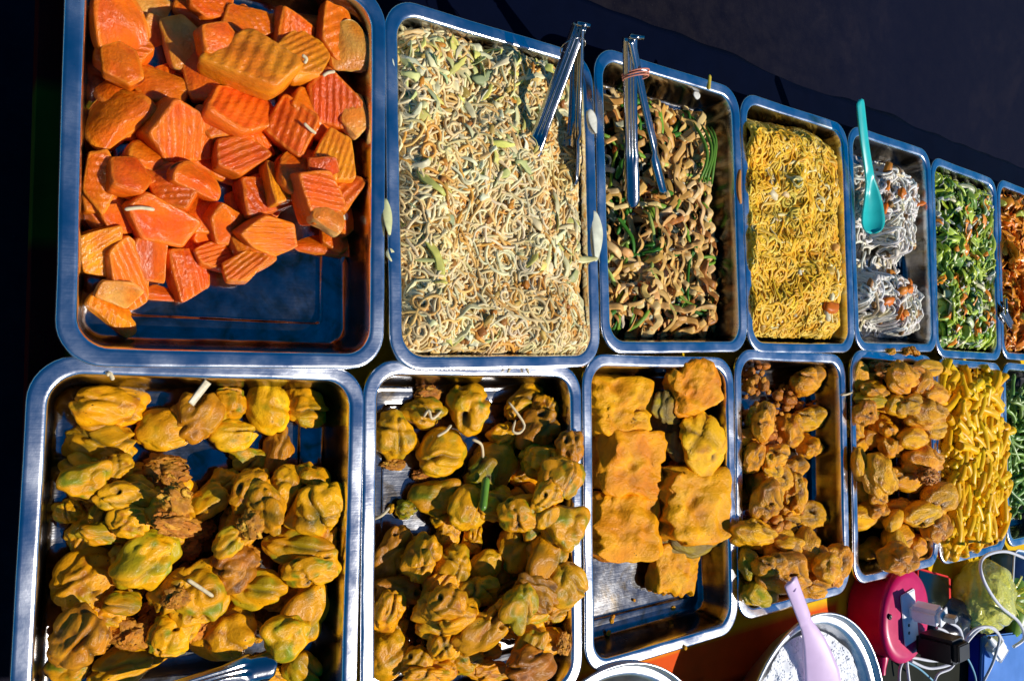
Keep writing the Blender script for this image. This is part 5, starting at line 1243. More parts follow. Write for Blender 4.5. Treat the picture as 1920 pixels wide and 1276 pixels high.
# --- flat noodles with dark greens
S = Strips(); H0 = heapfn(8, -.028, .010, .03, fall=.012)
def bare(x, y):      # where the dark tray floor shows
    a = ((x + .055) / .05) ** 2 + ((y - .06) / .075) ** 2 < 1 or ((x + .065) / .035) ** 2 + ((y + .055) / .045) ** 2 < 1 or y > .145 or (x > .095 and y > 0)
    return a
H = lambda x, y: H0(x, y) - (.012 if bare(x, y) else 0)
blackleaf = (.012, .022, .014)
for _ in range(150):
    x, y = npr.uniform(-.108, .105), npr.uniform(-.150, .135)
    leaf(S, H, x, y, npr.uniform(0, 6.28), npr.uniform(.025, .06), npr.uniform(.005, .012), jit(pick((4, blackleaf), (2, (.015, .05, .02)), (1, (.02, .08, .05)))), npr.uniform(-.006, .003), bend=20, ck=6)
for _ in range(210):
    for _t in range(20):
        x, y = npr.uniform(-.108, .108), npr.uniform(-.152, .150)
        if not bare(x, y): break
    c = jit(pick((5, (.80, .47, .14)), (3, (.90, .62, .26)), (2, (.70, .36, .08)), (1, (.52, .20, .04))), .2)
    n = 26; tw = npr.uniform(-1, 1) + npr.normal() * 1.1 * np.linspace(-1, 1, n)
    S.tube(walk(H, x, y, npr.uniform(0, 6.28), npr.uniform(.06, .13), n, npr.choice([14, 30, 55]), .0 + .016 * _ / 210, wob=.003), npr.uniform(.0030, .0058), .0007, c, roll=tw * .35, k=6, taper=False)
for _ in range(64):
    x, y = npr.uniform(-.10, .10), npr.uniform(-.14, .14)
    c = jit(pick((3, (.24, .42, .04)), (4, (.05, .20, .02)), (1, (.52, .60, .14))), .2)
    S.tube(walk(H, x, y, npr.uniform(0, 6.28), npr.uniform(.03, .10), 12, 10, npr.uniform(.006, .014)), npr.uniform(.0022, .0042), npr.uniform(.0015, .0026), c, k=6)
for dx in (-.012, -.002, .006, .013):     # bundle of green stalks near the top right corner
    S.tube([(.075 + dx + .006 * math.sin(i * .6 + dx * 90), .125 - i * .010, -.012 + .012 * math.sin(i * .35)) for i in range(9)], .0028, .002, jit((.12, .27, .03)), k=6)
for _ in range(26):                       # pale cabbage shreds
    x, y = npr.uniform(-.1, .1), npr.uniform(-.15, .14)
    leaf(S, H, x, y, npr.uniform(0, 6.28), npr.uniform(.015, .03), npr.uniform(.002, .004), jit((.70, .62, .42)), .008, bend=20)
blobs(S, H, 22, .005, [(.62, .14, .02), (.50, .2, .03)], lift=.006)
put('flat_noodles', S, 'T3', 'strand', 'brown flat noodles tossed with dark leaves and green stalks', 'noodles')

# --- yellow noodles
S = Strips(); H1 = heapfn(21, .001, .012, .045, hw=.118, hl=.160, fall=.026, fr=20)
H = lambda x, y: H1(max(x, -.05), y) + .014 * math.exp(-((x - .015) / .075) ** 2) - (.03 if x > .085 else 0) * min(1, (x - .085) / .02) - .012 * max(0, (y - .13) / .03)
under(S, H, (.96, .50, .03), -.010, hw=.098, hl=.138)
for _ in range(2100):
    x, y = npr.uniform(-.124, .098), npr.uniform(-.156, .152)
    c = jit(pick((5, (.99, .58, .035)), (3, (.99, .66, .10)), (2, (.97, .47, .02)), (1, (.88, .50, .04)), (.5, (.95, .80, .36))), .14)
    n = 34; tw = npr.uniform(-.5, .5) + npr.normal() * .4 * np.linspace(-1, 1, n); wd = npr.uniform(.0017, .0030)
    a0 = 3 * Vn.noise(Vector((x * 12, y * 12, 31))) + math.pi / 2 + npr.normal() * .6
    S.tube(walk(H, x, y, a0, npr.uniform(.06, .16), n, npr.choice([35, 120, 180]), -.004 + .009 * _ / 2100, hw=.124, hl=.157, wob=.001), wd, .0010, c, roll=tw, k=5)
blobs(S, H, 16, .006, [(.85, .62, .30), (.9, .78, .5), (.75, .42, .08)], lift=.003)
blobs(S, lambda x, y: H(x, y) + .004, 1, .012, [(.75, .17, .01)], region=lambda x, y: x > .08 and y < -.13, flat=.4)
put('yellow_noodles', S, 'T4', 'strand', 'tall heap of bright yellow noodles', 'noodles')

# --- bean sprouts in two clusters
S = Strips(); H0 = heapfn(33, -.012, .012, .03, fall=.018)
def spr(x, y):
    return ((x - .035) / .075) ** 2 + ((y - .085) / .060) ** 2 < 1 or ((x - .045) / .045) ** 2 + ((y - .02) / .035) ** 2 < 1 or ((x - .01) / .10) ** 2 + ((y + .085) / .042) ** 2 < 1 or ((x - .06) / .055) ** 2 + ((y + .125) / .028) ** 2 < 1 or (x < -.07 and y > .03 and y < .13)
ELL = ((.035, .085, .075, .060), (.045, .02, .045, .035), (.01, -.085, .10, .042), (.06, -.125, .055, .028), (-.09, .08, .022, .05))
def shoulder(x, y):
    m = max(1 - ((x - a) / c) ** 2 - ((y - b) / d) ** 2 for a, b, c, d in ELL); m = min(max((m + .15) / .6, 0), 1); return m * m * (3 - 2 * m)
H = lambda x, y: H0(x, y) - .032 * (1 - shoulder(x, y))
for _ in range(1000):
    for _t in range(40):
        x, y = npr.uniform(-.110, .110), npr.uniform(-.152, .150)
        if spr(x, y): break
    c = jit(pick((6, (.96, .92, .84)), (3, (.93, .86, .74)), (1, (.92, .82, .52)), (.8, (.7, .54, .36))), .14)
    S.tube(walk(H, x, y, npr.uniform(0, 6.28), npr.uniform(.03, .07), 16, npr.choice([40, 120]), -.010 + .020 * _ / 1000, wob=.002), npr.uniform(.0018, .0028), npr.uniform(.0015, .0022), c, k=6)
blobs(S, H, 70, .006, [(.50, .26, .09), (.82, .76, .66), (.42, .2, .07), (.80, .74, .6), (.30, .16, .07)], lift=.005, region=spr, flat=.6)
blobs(S, H, 13, .0085, [(.80, .20, .015), (.75, .26, .03)], lift=.010, region=spr, flat=.4)
put('bean_sprouts', S, 'T5', 'strand', 'white bean sprouts with brown tofu bits in two clumps', 'bean sprouts')

# --- green vegetables with carrot
S = Strips(); H = heapfn(41, -.001, .012, .035, hw=.120, hl=.165, fall=.024)
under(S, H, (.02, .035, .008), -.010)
for _ in range(620):
    x, y = npr.uniform(-.112, .112), npr.uniform(-.158, .156)
    c = jit(pick((4, (.40, .54, .03)), (3, (.54, .66, .10)), (2, (.16, .32, .04)), (1.3, (.78, .80, .44)), (1, (.03, .09, .02))), .22)
    if npr.random() < .55:
        S.tube(walk(H, x, y, npr.uniform(0, 6.28), npr.uniform(.025, .07), 9, 14, npr.uniform(-.008, .006), wob=.003), npr.uniform(.0026, .0068), npr.uniform(.0014, .0030), c, roll=np.full(9, npr.uniform(-1, 1)), k=6)
    else: leaf(S, H, x, y, npr.uniform(0, 6.28), npr.uniform(.02, .055), npr.uniform(.003, .0095), c, npr.uniform(-.004, .007), bend=22)
for _ in range(60):
    x, y = npr.uniform(-.10, .11), npr.uniform(-.15, .15)
    leaf(S, H, x, y, npr.uniform(0, 6.28), npr.uniform(.012, .022), npr.uniform(.003, .005), jit((.76, .74, .62)), .006, bend=20)
for _ in range(34):
    x, y = npr.uniform(-.10, .11), npr.uniform(-.15, .15)
    leaf(S, H, x, y, npr.uniform(0, 6.28), npr.uniform(.02, .04), npr.uniform(.004, .0075), jit((.92, .30, .02)), .008, bend=14)
put('stir_fried_greens', S, 'T6', 'veg', 'stir-fried green vegetables with orange carrot strips', 'vegetables')

# --- carrot slices
S = Strips(); H = heapfn(55, .0, .010, .03, hw=.120, hl=.165, fall=.024)
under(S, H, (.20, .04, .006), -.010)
for _ in range(520):
    x, y = npr.uniform(-.112, .112), npr.uniform(-.158, .156)
    c = jit(pick((6, (.92, .32, .014)), (3, (.86, .22, .01)), (1, (.94, .46, .04)), (.5, (.45, .5, .06))), .16)
    leaf(S, H, x, y, npr.uniform(0, 6.28), npr.uniform(.02, .05), npr.uniform(.005, .012), c, npr.uniform(-.006, .007), bend=8)
put('carrot_slices', S, 'T7', 'veg', 'heap of stir-fried orange carrot slices', 'carrots')

# --- macaroni sticks, each one its own object
def stick_mesh(seed):
    rn = random.Random(seed); S = Strips(); n = 12; bend = rn.uniform(-.10, .10)
    p = [(u, bend * (1 - u * u) * 1.2, .02 * math.sin(3 * u + seed)) for u in np.linspace(-1, 1, n)]
    S.tube(p, .16, .16, rn.choice([(.99, .54, .003), (.98, .48, .002), (.99, .60, .006)]), k=10, taper=False, colj=.04)
    me = S.mesh('macaroni'); me.materials.append(M['pasta']); return me
SM = [stick_mesh(i) for i in range(6)]
cx, cy, r = TRAYS['B6']; cr_, sr_ = math.cos(R(r)), math.sin(R(r))
Hp1 = heapfn(61, .008, .006, .04, hw=.128, hl=.166, fall=.028)
Hp = lambda x, y: Hp1(x, y) + .012 * math.exp(-((x + .01) / .07) ** 2 - ((y + .04) / .09) ** 2)
S = Strips(); under(S, Hp, (.97, .47, .003), -.0025, hw=.108, hl=.150)
for _ in range(900):       # the buried mass, beyond counting
    x, y = npr.uniform(-.112, .106), npr.uniform(-.152, .150); a = npr.uniform(0, 6.28); l = npr.uniform(.014, .024); z = Hp(x, y) + npr.uniform(-.012, -.003)
    S.tube([(x + l * u * math.cos(a), y + l * u * math.sin(a), max(z + npr.normal() * .0008, -.040)) for u in np.linspace(-1, 1, 6)], max(.0042, 0), .0042, jit((.97, .46, .004), .1), k=8, taper=False)
put('macaroni_heap', S, 'B6', 'pasta', 'buried lower layer of the yellow macaroni heap', 'macaroni')
for i in range(250):
    x, y = npr.uniform(-.116, .108), npr.uniform(-.152, .152)
    o = bpy.data.objects.new('macaroni', SM[i % 6]); COL.objects.link(o)
    l = npr.uniform(.021, .034); z = Hp(x, y) + npr.uniform(-.001, .006)
    o.location = V(cx + x * cr_ - y * sr_, cy + x * sr_ + y * cr_, z); o.scale = (l, .0076 / .16, .0076 / .16)
    a = npr.uniform(0, 6.28) if npr.random() < .3 else (npr.normal() * .5 if y > 0 else 1.2 + npr.normal() * .5)
    o.rotation_euler = (npr.uniform(0, 6.28), npr.normal() * .12, a)
    tag(o, 'short yellow macaroni stick on top of the macaroni heap', 'macaroni', 'macaroni sticks on the heap')
# --- green beans
def bean_mesh(seed):
    rn = random.Random(seed + 90); S = Strips(); n = 14; bd = rn.uniform(-.22, .22)
    p = [(u, bd * (1 - u * u), .03 * math.sin(4 * u + seed)) for u in np.linspace(-1, 1, n)]
    w = .055 * (1 + .12 * np.sin(np.linspace(0, 16, n))); w[0] = w[-1] = .02
    S.tube(p, w, w * .75, rn.choice([(.22, .40, .05), (.30, .46, .08), (.13, .27, .035)]), k=8, taper=False, colj=.08)
    me = S.mesh('green_bean'); me.materials.append(M['bean']); return me
BM = [bean_mesh(i) for i in range(6)]
cx, cy, r = TRAYS['B7']; cr_, sr_ = math.cos(R(r)), math.sin(R(r))
for i in range(150):
    x, y = npr.uniform(-.085, .10), npr.uniform(-.125, .125)
    l = npr.uniform(.028, .048); a = npr.normal() * .8; hx = abs(l * math.cos(a)); x = max(x, -.105 + hx)
    o = bpy.data.objects.new('green_bean', BM[i % 6]); COL.objects.link(o)
    o.location = V(cx + x * cr_ - y * sr_, cy + x * sr_ + y * cr_, -.040 + i * .00026); o.scale = (l, .075, .075)
    o.rotation_euler = (npr.uniform(0, 6.28), npr.normal() * .12, a)
    tag(o, 'slender green bean lying in the tray of green beans', 'green bean', 'green beans in the right-hand tray')

# ------------------------------------------------------------------ loose bits on rims and food
def strand(name, pts, ru, rv, col, label, cat, m='strand', roll=None, n=16, wf=None):
    ps = PTS[pts] if isinstance(pts, str) else pts
    q = spline(ps, n); o0 = Vector(q[0]); S = Strips()
    w = ru if wf is None else ru * np.array([wf(u) for u in np.linspace(0, 1, n)])
    S.tube([(a[0] - o0.x, a[1] - o0.y, a[2] - o0.z) for a in q], w, rv, col, roll=roll, k=7, taper=wf is None, colj=.05)
    o = link(name, S.mesh(name), M[m]); o.location = V(*o0); return tag(o, label, cat)
def spline(ps, n):
    ps = [Vector(p) for p in ps]
    if len(ps) == 2: return [tuple(ps[0].lerp(ps[1], i / (n - 1))) for i in range(n)]
    out = []
    for i in range(n):
        t = i / (n - 1) * (len(ps) - 1); k = min(int(t), len(ps) - 2); u = t - k
        p0, p1, p2, p3 = ps[max(k - 1, 0)], ps[k], ps[k + 1], ps[min(k + 2, len(ps) - 1)]
        out.append(tuple(.5 * ((2 * p1) + (p2 - p0) * u + (2 * p0 - 5 * p1 + 4 * p2 - p3) * u * u + (3 * p1 - p0 - 3 * p2 + p3) * u ** 3)))
    return out
PALE = (.80, .66, .40)
STL = {'st14': 'thin noodle trailing over the bottom rim of the vermicelli tray', 'st1': 'straight pale noodle lying on a smooth pumpkin chunk', 'st2': 'short white noodle on the ridged red pumpkin slab', 'st3': 'tiny curled white noodle at the top of the pumpkin tray', 'st4': 'bent white noodle beside the pale pumpkin wedge',
       'st5': 'bluish noodle shred at the right end of the bare pumpkin tray floor', 'st6': 'straight pale noodle lying across the open green fritter', 'st7': 'small pale noodle curl above the top left fritter', 'st8': 'white curled noodle on a fritter near the top of the second fritter tray',
       'st9': 'looped white noodle hanging over the dark brown fritter', 'st10': 'pale noodle beside the smooth yellow fritter', 'st11': 'pale noodle arc beside the green stalk', 'st12': 'yellowish shred over the left rim of the second fritter tray', 'st13': 'pale noodle bridging two rims beside the nuggets'}
for k, lb in STL.items(): strand('noodle_strand', k, .0016, .0013, (.4, .55, .55) if k == 'st5' else PALE, lb, 'noodle')
strand('green_stalk', 'onion', .0045, .004, (.16, .34, .04), 'bright green spring onion stalk among the fritters', 'spring onion', 'veg')
strand('paper_strip', 'paper', .0034, .0003, (.70, .60, .40), 'cream strip of paper stuck on a dark fritter', 'paper', 'veg', roll=np.linspace(.1, .3, 16), wf=lambda u: 1.0)
lf = lambda u: .25 + math.sin(u * 3.0) ** .8
LEAF = [('leafR1', .0075, (.74, .74, .56), 'white cabbage leaf hanging over the right rim of the vermicelli tray'), ('leafR2', .0035, (.74, .68, .30), 'thin yellow cabbage strip lying across the vermicelli tray rim'),
        ('leafL1', .0045, (.62, .62, .30), 'yellow-green cabbage leaf on the left rim of the vermicelli tray'), ('leafL2', .004, (.70, .66, .36), 'small pale cabbage piece low on the left rim of the vermicelli tray'),
        ('leafL3', .004, (.60, .64, .50), 'grey-green cabbage shred at the top left of the vermicelli tray'), ('leafR3', .006, (.76, .74, .62), 'white cabbage piece on the rim beside the tongs')]
for k, w, c, lb in LEAF: strand('cabbage_leaf', k, w, .0009, c, lb, 'cabbage', 'veg', roll=np.linspace(-.5, .5, 16), wf=lf)
strand('carrot_strip', 'rimor', .0035, .0012, (.62, .26, .06), 'brown-orange noodle strip on the rim between flat and yellow noodles', 'noodle', wf=lf)
strand('vegetable_shred', 'rimye', .003, .0015, (.62, .46, .05), 'yellow shred on the top rim of the flat noodle tray', 'vegetable', 'veg')
strand('cabbage_leaf', 'rimwh', .005, .001, (.72, .70, .62), 'white cabbage scrap inside the top wall of the flat noodle tray', 'cabbage', 'veg', wf=lf)
CR = ['black-and-yellow crumb on the tofu tray floor', 'yellow crumb beside the black crumb on the tofu tray floor', 'yellow crumb near the right end of the tofu tray floor', 'orange crumb under the lowest tofu block', 'tiny brown crumb mid floor of the tofu tray',
      'orange crumb on the lower wall of the tofu tray', 'brown crumb on the lower rim of the tofu tray', 'faint crumb on the tofu tray floor', 'brown crumb on the rim corner between second fritter tray and tofu tray', 'small crumb on the rim near the tofu tray corner']
crm = pool('p', 3)
for i, p in enumerate(PTS['crumbs']):
    o = bpy.data.objects.new('crumb', crm); COL.objects.link(o); o.location = V(*p); s = [.0035, .0045, .0045, .004, .0028, .0045, .0035, .002, .004, .003][i]
    o.scale = (s, s * .7, s * .5); o.rotation_euler = (0, 0, i * 1.3); tag(o, CR[i], 'crumb', 'crumbs in the tofu tray')
for i, p in enumerate(PTS['nuts']):
    o = bpy.data.objects.new('fritter_crumb', pool('p', 3)); COL.objects.link(o); o.location = V(*p); o.scale = (.009, .007, .006); o.rotation_euler = (0, 0, i)
    tag(o, ['leftmost small fritter crumb on the rim above the nuggets', 'second small fritter crumb from the left on the rim above the nuggets', 'third small fritter crumb on the rim above the nuggets', 'rightmost small fritter crumb on the rim above the nuggets'][i], 'crumb', 'fritter crumbs on the upper rim of the nugget tray')

for t, nm, n in (('B1', 'corner fritter tray', 26), ('B2', 'second fritter tray', 24), ('B4', 'brown fritter tray', 22), ('B5', 'nugget tray', 12)):
    cx, cy, r = TRAYS[t]
    for i in range(n):
        x, y = npr.uniform(-.092, .092), npr.uniform(-.138, .138); s = npr.uniform(.0018, .0045)
        o = bpy.data.objects.new('crumb', POOL['c'][i % len(POOL['c'])] if i % 2 else pool('p', 3)); COL.objects.link(o)
        o.location = V(cx + x, cy + y, -.0455 + s * .5); o.scale = (s * 1.5, s, s * .7); o.rotation_euler = (0, 0, i * 1.1)
        tag(o, 'loose batter crumb lying on the floor of the ' + nm, 'crumb', 'batter crumbs in the ' + nm)

# ------------------------------------------------------------------ tongs, spoon, paddle
def loft(name, path, half, prof, normal, m, parent=None, org=None, thick=.0009, n=30, scal=0, sub=False):
    """sweep a cross profile [(u, v)...] (u -1..1 across, v along the face normal) along a path; half(t) is the half width"""
    q = [Vector(p) for p in spline(path, n)]; org = org or q[0]; vv = []; nrm0 = Vector(normal).normalized()
    np_ = len(prof)
    for i, p in enumerate(q):
        t = (q[min(i + 1, n - 1)] - q[max(i - 1, 0)]).normalized(); sd = t.cross(nrm0).normalized(); nn = sd.cross(t); s = i / (n - 1)
        hw = half(s)
        for u, v in prof:
            e = hw
            if scal and s > .72 and abs(u) > .9: e = hw * (1 + .10 * math.sin(s * scal))
            dv = v(s, u) if callable(v) else v
            pt = p + sd * (u * e) + nn * dv - org; vv.append(tuple(pt))
    ff = [(i * np_ + j, i * np_ + j + 1, (i + 1) * np_ + j + 1, (i + 1) * np_ + j) for i in range(n - 1) for j in range(np_ - 1)]
    o = link(name, mesh(name, vv, ff), m, parent)
    md = o.modifiers.new('thickness', 'SOLIDIFY'); md.thickness = thick; md.offset = 0
    if sub: s2 = o.modifiers.new('smooth', 'SUBSURF'); s2.levels = 2; s2.render_levels = 2
    if parent is None: o.location = V(*org)
    return o, q
def chan(depth):
    us = [-1, -.98, -.85, -.6, -.52, -.40, -.32, -.1, -.04, .04, .1, .32, .40, .52, .6, .85, .98, 1]
    def v(s, u):
        g = 0 if s > .68 else .0011 * (1 if any(abs(abs(u) - c) < .09 for c in (.46, )) or abs(u) < .07 else 0)
        edge = -depth if abs(u) > .99 else (-depth * .5 if abs(u) > .9 else 0)
        cup = -.004 * u * u if s > .7 else 0
        return g + edge + cup
    return [(u, v) for u in us]
def tw(w0, w1):
    return lambda s: w0 if s < .62 else (w0 + (w1 - w0) * min(1, (s - .62) / .16)) * (1 if s < .93 else max(.35, 1 - ((s - .93) / .07) ** 2 * .65))
def ring_band(name, c, a, b, r, m, parent, n=28, tilt=0.0):
    S = Strips(); A, B = Vector(a), Vector(b)
    p = [Vector(c) + A * math.cos(t) + B * math.sin(t) + Vector((0, 0, tilt * math.sin(t))) for t in np.linspace(0, 2 * math.pi, n)]
    S.tube([tuple(x) for x in p], r, r, (.6, .45, .3), k=6, taper=False); return link(name, S.mesh(name), m, parent)
red = mat_plain('rubber_band', (.62, .22, .14), .5, nscale=200)
# tongs in the vermicelli
h0 = Vector(PTS['tongA_l'][0]); tg = empty('serving_tongs', V(*h0)); tag(tg, 'steel tongs wired at the hinge, leaning in the pale vermicelli', 'tongs', 'steel serving tongs')
loft('arm', PTS['tongA_l'], tw(.0078, .0105), chan(.005), (-.62, -.05, .78), M['tong'], tg, h0, scal=95)
loft('arm', PTS['tongA_r'], tw(.0078, .0105), chan(.005), (.97, .12, -.10), M['tong'], tg, h0, scal=95)
q = Vector(spline(PTS['tongA_l'], 20)[3]) - h0
ring_band('wire', tuple(q + Vector((.003, 0, -.002))), (.016, .003, -.004), (.0, .004, .012), .0006, M['tong'], tg, tilt=.002)
S = Strips(); S.tube([(-.004, .0005, .0), (.010, .0005, .004)], .0025, .0025, (.6, .6, .6), k=10, taper=False); link('hinge_pin', S.mesh('hinge_pin'), M['tong'], tg)
# tongs in the flat noodles
h0 = Vector(PTS['tongB_l'][0]); tg = empty('serving_tongs', V(*h0)); tag(tg, 'steel tongs held by rubber bands, standing in the flat noodles', 'tongs', 'steel serving tongs')
loft('arm', PTS['tongB_l'], tw(.0078, .0105), chan(.005), (-.55, 0, .85), M['tong'], tg, h0, scal=95)
loft('arm', PTS['tongB_r'], tw(.0075, .0105), chan(.005), (.35, .12, .93), M['tong'], tg, h0, scal=95)
ql = Vector(spline(PTS['tongB_l'], 20)[5]) - h0; qr = Vector(spline(PTS['tongB_r'], 20)[5]) - h0; cc_ = (ql + qr) / 2
for k in range(3):
    ring_band('rubber_band', tuple(cc_ + Vector((0, .003 * k - .002, 0))), ((qr - ql) / 2 + Vector((.0085, 0, .003))), (0, .0012, .0085), .0009, red, tg, tilt=.001 * k)
S = Strips(); S.tube([(-.004, -.001, .002), (.013, .001, .006)], .0025, .0025, (.6, .6, .6), k=10, taper=False); link('hinge_pin', S.mesh('hinge_pin'), M['tong'], tg)
# tongs at the bottom left (only the end is in view)
tg = empty('serving_tongs', V(*PTS['tongC'][0])); tag(tg, 'scalloped steel tong end at the bottom of the corner fritter tray', 'tongs', 'steel serving tongs')
h0 = Vector(PTS['tongC'][0]); pc = PTS['tongC'][::-1]
loft('arm', pc, lambda s: .007 if s < .5 else (.007 + .0045 * min(1, (s - .5) / .2)) * (1 if s < .92 else max(.3, 1 - ((s - .92) / .08) ** 2 * .7)), chan(.005), (-.25, .35, .9), M['tong'], tg, h0, scal=80)
loft('arm', [(a, b - .016, c - .016) for a, b, c in pc], lambda s: .007 if s < .5 else (.007 + .004 * min(1, (s - .5) / .2)) * (1 if s < .92 else max(.3, 1 - ((s - .92) / .08) ** 2 * .7)), chan(.005), (.25, -.35, .9), M['tong'], tg, h0, scal=80)
# small tongs at the right edge
h0 = Vector(PTS['tongD'][0]); tg = empty('serving_tongs', V(*h0)); tag(tg, 'small dark steel tongs on the rim of the carrot tray', 'tongs', 'steel serving tongs')
dmt = mat_steel('dark_steel', .28, .2, .05)
loft('arm', PTS['tongD'], lambda s: .013 * (1 - .2 * s), chan(.006), (-.3, .2, .9), dmt, tg, h0)
loft('arm', [(a + .004, b - .004, c - .016) for a, b, c in PTS['tongD']], lambda s: .012 * (1 - .2 * s), chan(.006), (.3, -.2, .9), dmt, tg, h0)
S = Strips(); S.tube([(.0, -.016, .006), (.0, .016, .006)], .003, .003, (.5, .5, .5), k=10, taper=False); link('hinge_pin', S.mesh('hinge_pin'), M['tong'], tg)
# turquoise spoon
teal = mat_plain('turquoise_melamine', (.02, .46, .44), .28, nscale=60, var=.06, coat=.4)
def swid(s):
    if s < .52: return .0085 + .003 * s if s > .04 else .0085 * math.sqrt(max(.08, 1 - ((.04 - s) / .04) ** 2))
    u = (s - .52) / .48; return .0095 + .0155 * math.sin(min(u * 1.25, 1) * math.pi / 2) if u < .72 else .025 * math.sqrt(max(.002, 1 - ((u - .72) / .285) ** 2))
def sdep(s, u):
    if s < .45: return -.0022 * u * u
    k = min(1, (s - .45) / .2); return -.0022 * u * u * (1 - k) + k * .0095 * (u * u - 1) * (1 if s < .9 else 1 - (s - .9) * 5)
o, q = loft('serving_spoon', PTS['spoonT'], swid, [(u, sdep) for u in np.linspace(-1, 1, 13)], (-.25, .1, 1), teal, thick=.0026, n=40)
tag(o, 'turquoise plastic spoon resting on the bean sprout tray', 'spoon')
# rice paddle
lav = mat_plain('lilac_plastic', (.72, .52, .74), .35, nscale=50, var=.05, coat=.2)
o, q = loft('rice_paddle', PTS['paddle'], lambda s: (.0105 - .002 * s if s > .03 else .0105 * math.sqrt(max(.1, 1 - ((.03 - s) / .03) ** 2))) if s < .46 else .0097 + (.028 - .0097) * min(1, (s - .46) / .42) ** 1.1,
            [(u, (lambda s, u: -.003 * u * u + (.002 if s < .4 else .003 * (s - .4)))) for u in np.linspace(-1, 1, 11)], (-.45, .12, .88), lav, thick=.0034, n=40)
tag(o, 'lilac rice paddle with a hole in its handle, stuck in the white rice', 'paddle')
hole = link('hanging_hole', ico_me := mesh('hanging_hole', [tuple(Vector((p.x * .0022, p.y * .0045, p.z * .0008))) for p in ICO2[0]], ICO2[1]), mat_plain('hole_shadow', (.25, .16, .34), .6), o)
hv = Vector(q[4]) - Vector(q[0]); hole.location = hv + Vector((-.0008, .0002, .0032)); hole.rotation_euler = (.1, -.45, -.35)

# ------------------------------------------------------------------ bowls
def lathe(name, prof, n=96):
    vv = []; ff = []
    for r, z in prof:
        for i in range(n): vv.append((r * math.cos(2 * math.pi * i / n), r * math.sin(2 * math.pi * i / n), z))
    for k in range(len(prof) - 1):
        for i in range(n):
            j = (i + 1) % n; ff.append((k * n + i, k * n + j, (k + 1) * n + j, (k + 1) * n + i))
    return mesh(name, vv, ff)
def bowl(label, loc, r, h):
    pr = [(0.001, .001), (r * .55, .001), (r * .62, .003), (r * .86, h * .55), (r * .955, h - .012), (r * .972, h - .004), (r * .985, h - .0008), (r * .995, h), (r, h - .002), (r * .996, h - .005), (r * .985, h - .006),
          (r * .965, h - .010), (r * .93, h - .008), (r * .90, h - .010), (r * .885, h - .016), (r * .82, h * .55), (r * .58, .006), (.001, .005)]
    o = link('rice_bowl' if 'rice' in label else 'metal_bowl', lathe('bowl', pr), M['bowl']); o.location = loc; return tag(o, label, 'bowl')
BC = V(1.022, -.502, -.0505); bowl('round aluminium bowl of white rice with the lilac paddle', BC, .178, .075)
B2C = V(.648, -.492, -.0505); bowl('round metal bowl whose rim peeks in below the tofu tray', B2C, .172, .058)
S = Strips(); rr_ = .148
def HR(x, y):
    d = math.hypot(x, y) / rr_
    return .068 + .007 * Vn.noise(Vector((x * 16, y * 16, 1))) + .0030 * Vn.noise(Vector((x * 60, y * 60, 4))) + .0016 * abs(Vn.noise(Vector((x * 170, y * 170, 4)))) - .012 * d ** 3 - .012 * math.exp(-((x - .045) / .05) ** 2 - ((y - .09) / .05) ** 2)
n = 90; vs_ = [(rr_ * (i / n) * math.cos(a), rr_ * (i / n) * math.sin(a)) for i in range(1, n + 1) for a in np.arange(180) * 2 * math.pi / 180]
S.add([(x, y, HR(x, y)) for x, y in vs_], [[i * 180 + j, (i + 1) * 180 + j, (i + 1) * 180 + (j + 1) % 180, i * 180 + (j + 1) % 180] for i in range(n - 1) for j in range(180)] + [list(range(180))], [(.93, .94, .96)] * len(vs_))
for _ in range(4500):
    a = npr.uniform(0, 6.28); d = rr_ * math.sqrt(npr.random()) * .99; x, y = d * math.cos(a), d * math.sin(a)
    a = npr.uniform(0, 6.28); z = HR(x, y) + npr.uniform(-.0010, -.0003); l = npr.uniform(.0020, .0030); dz = npr.normal() * .18
    S.tube([(x + l * u * math.cos(a), y + l * u * math.sin(a), z + l * u * dz) for u in (-1, -.5, .5, 1)], .0015, .0013, jit((.93, .94, .97), .04), k=5)
o = link('cooked_rice', S.mesh('cooked_rice'), M['rice']); o.location = BC; tag(o, 'fluffy white cooked rice filling the aluminium bowl', 'rice', None, 'stuff')
S = Strips(); Hs = lambda x, y: .040 + .006 * Vn.noise(Vector((x * 40, y * 40, 8)))
vs_ = [(.140 * (i / 20) * math.cos(a), .140 * (i / 20) * math.sin(a)) for i in range(1, 21) for a in np.arange(48) * 2 * math.pi / 48]
S.add([(x, y, Hs(x, y)) for x, y in vs_], [[i * 48 + j, (i + 1) * 48 + j, (i + 1) * 48 + (j + 1) % 48, i * 48 + (j + 1) % 48] for i in range(19) for j in range(48)] + [list(range(48))], [(.42, .34, .06)] * len(vs_))
for _ in range(260):
    a = npr.uniform(0, 6.28); d = .138 * math.sqrt(npr.random()); x, y = d * math.cos(a), d * math.sin(a); c = jit(pick((2, (.6, .5, .08)), (1, (.3, .4, .06))), .2)
    a = npr.uniform(0, 6.28); S.tube([(x + .008 * u * math.cos(a), y + .008 * u * math.sin(a), Hs(x, y) + .002) for u in (-1, -.3, .3, 1)], .003, .0015, c, k=6)
o = link('chopped_vegetables', S.mesh('chopped_vegetables'), M['veg']); o.location = B2C; tag(o, 'yellow-green chopped vegetables in the bottom metal bowl', 'vegetables', None, 'stuff')

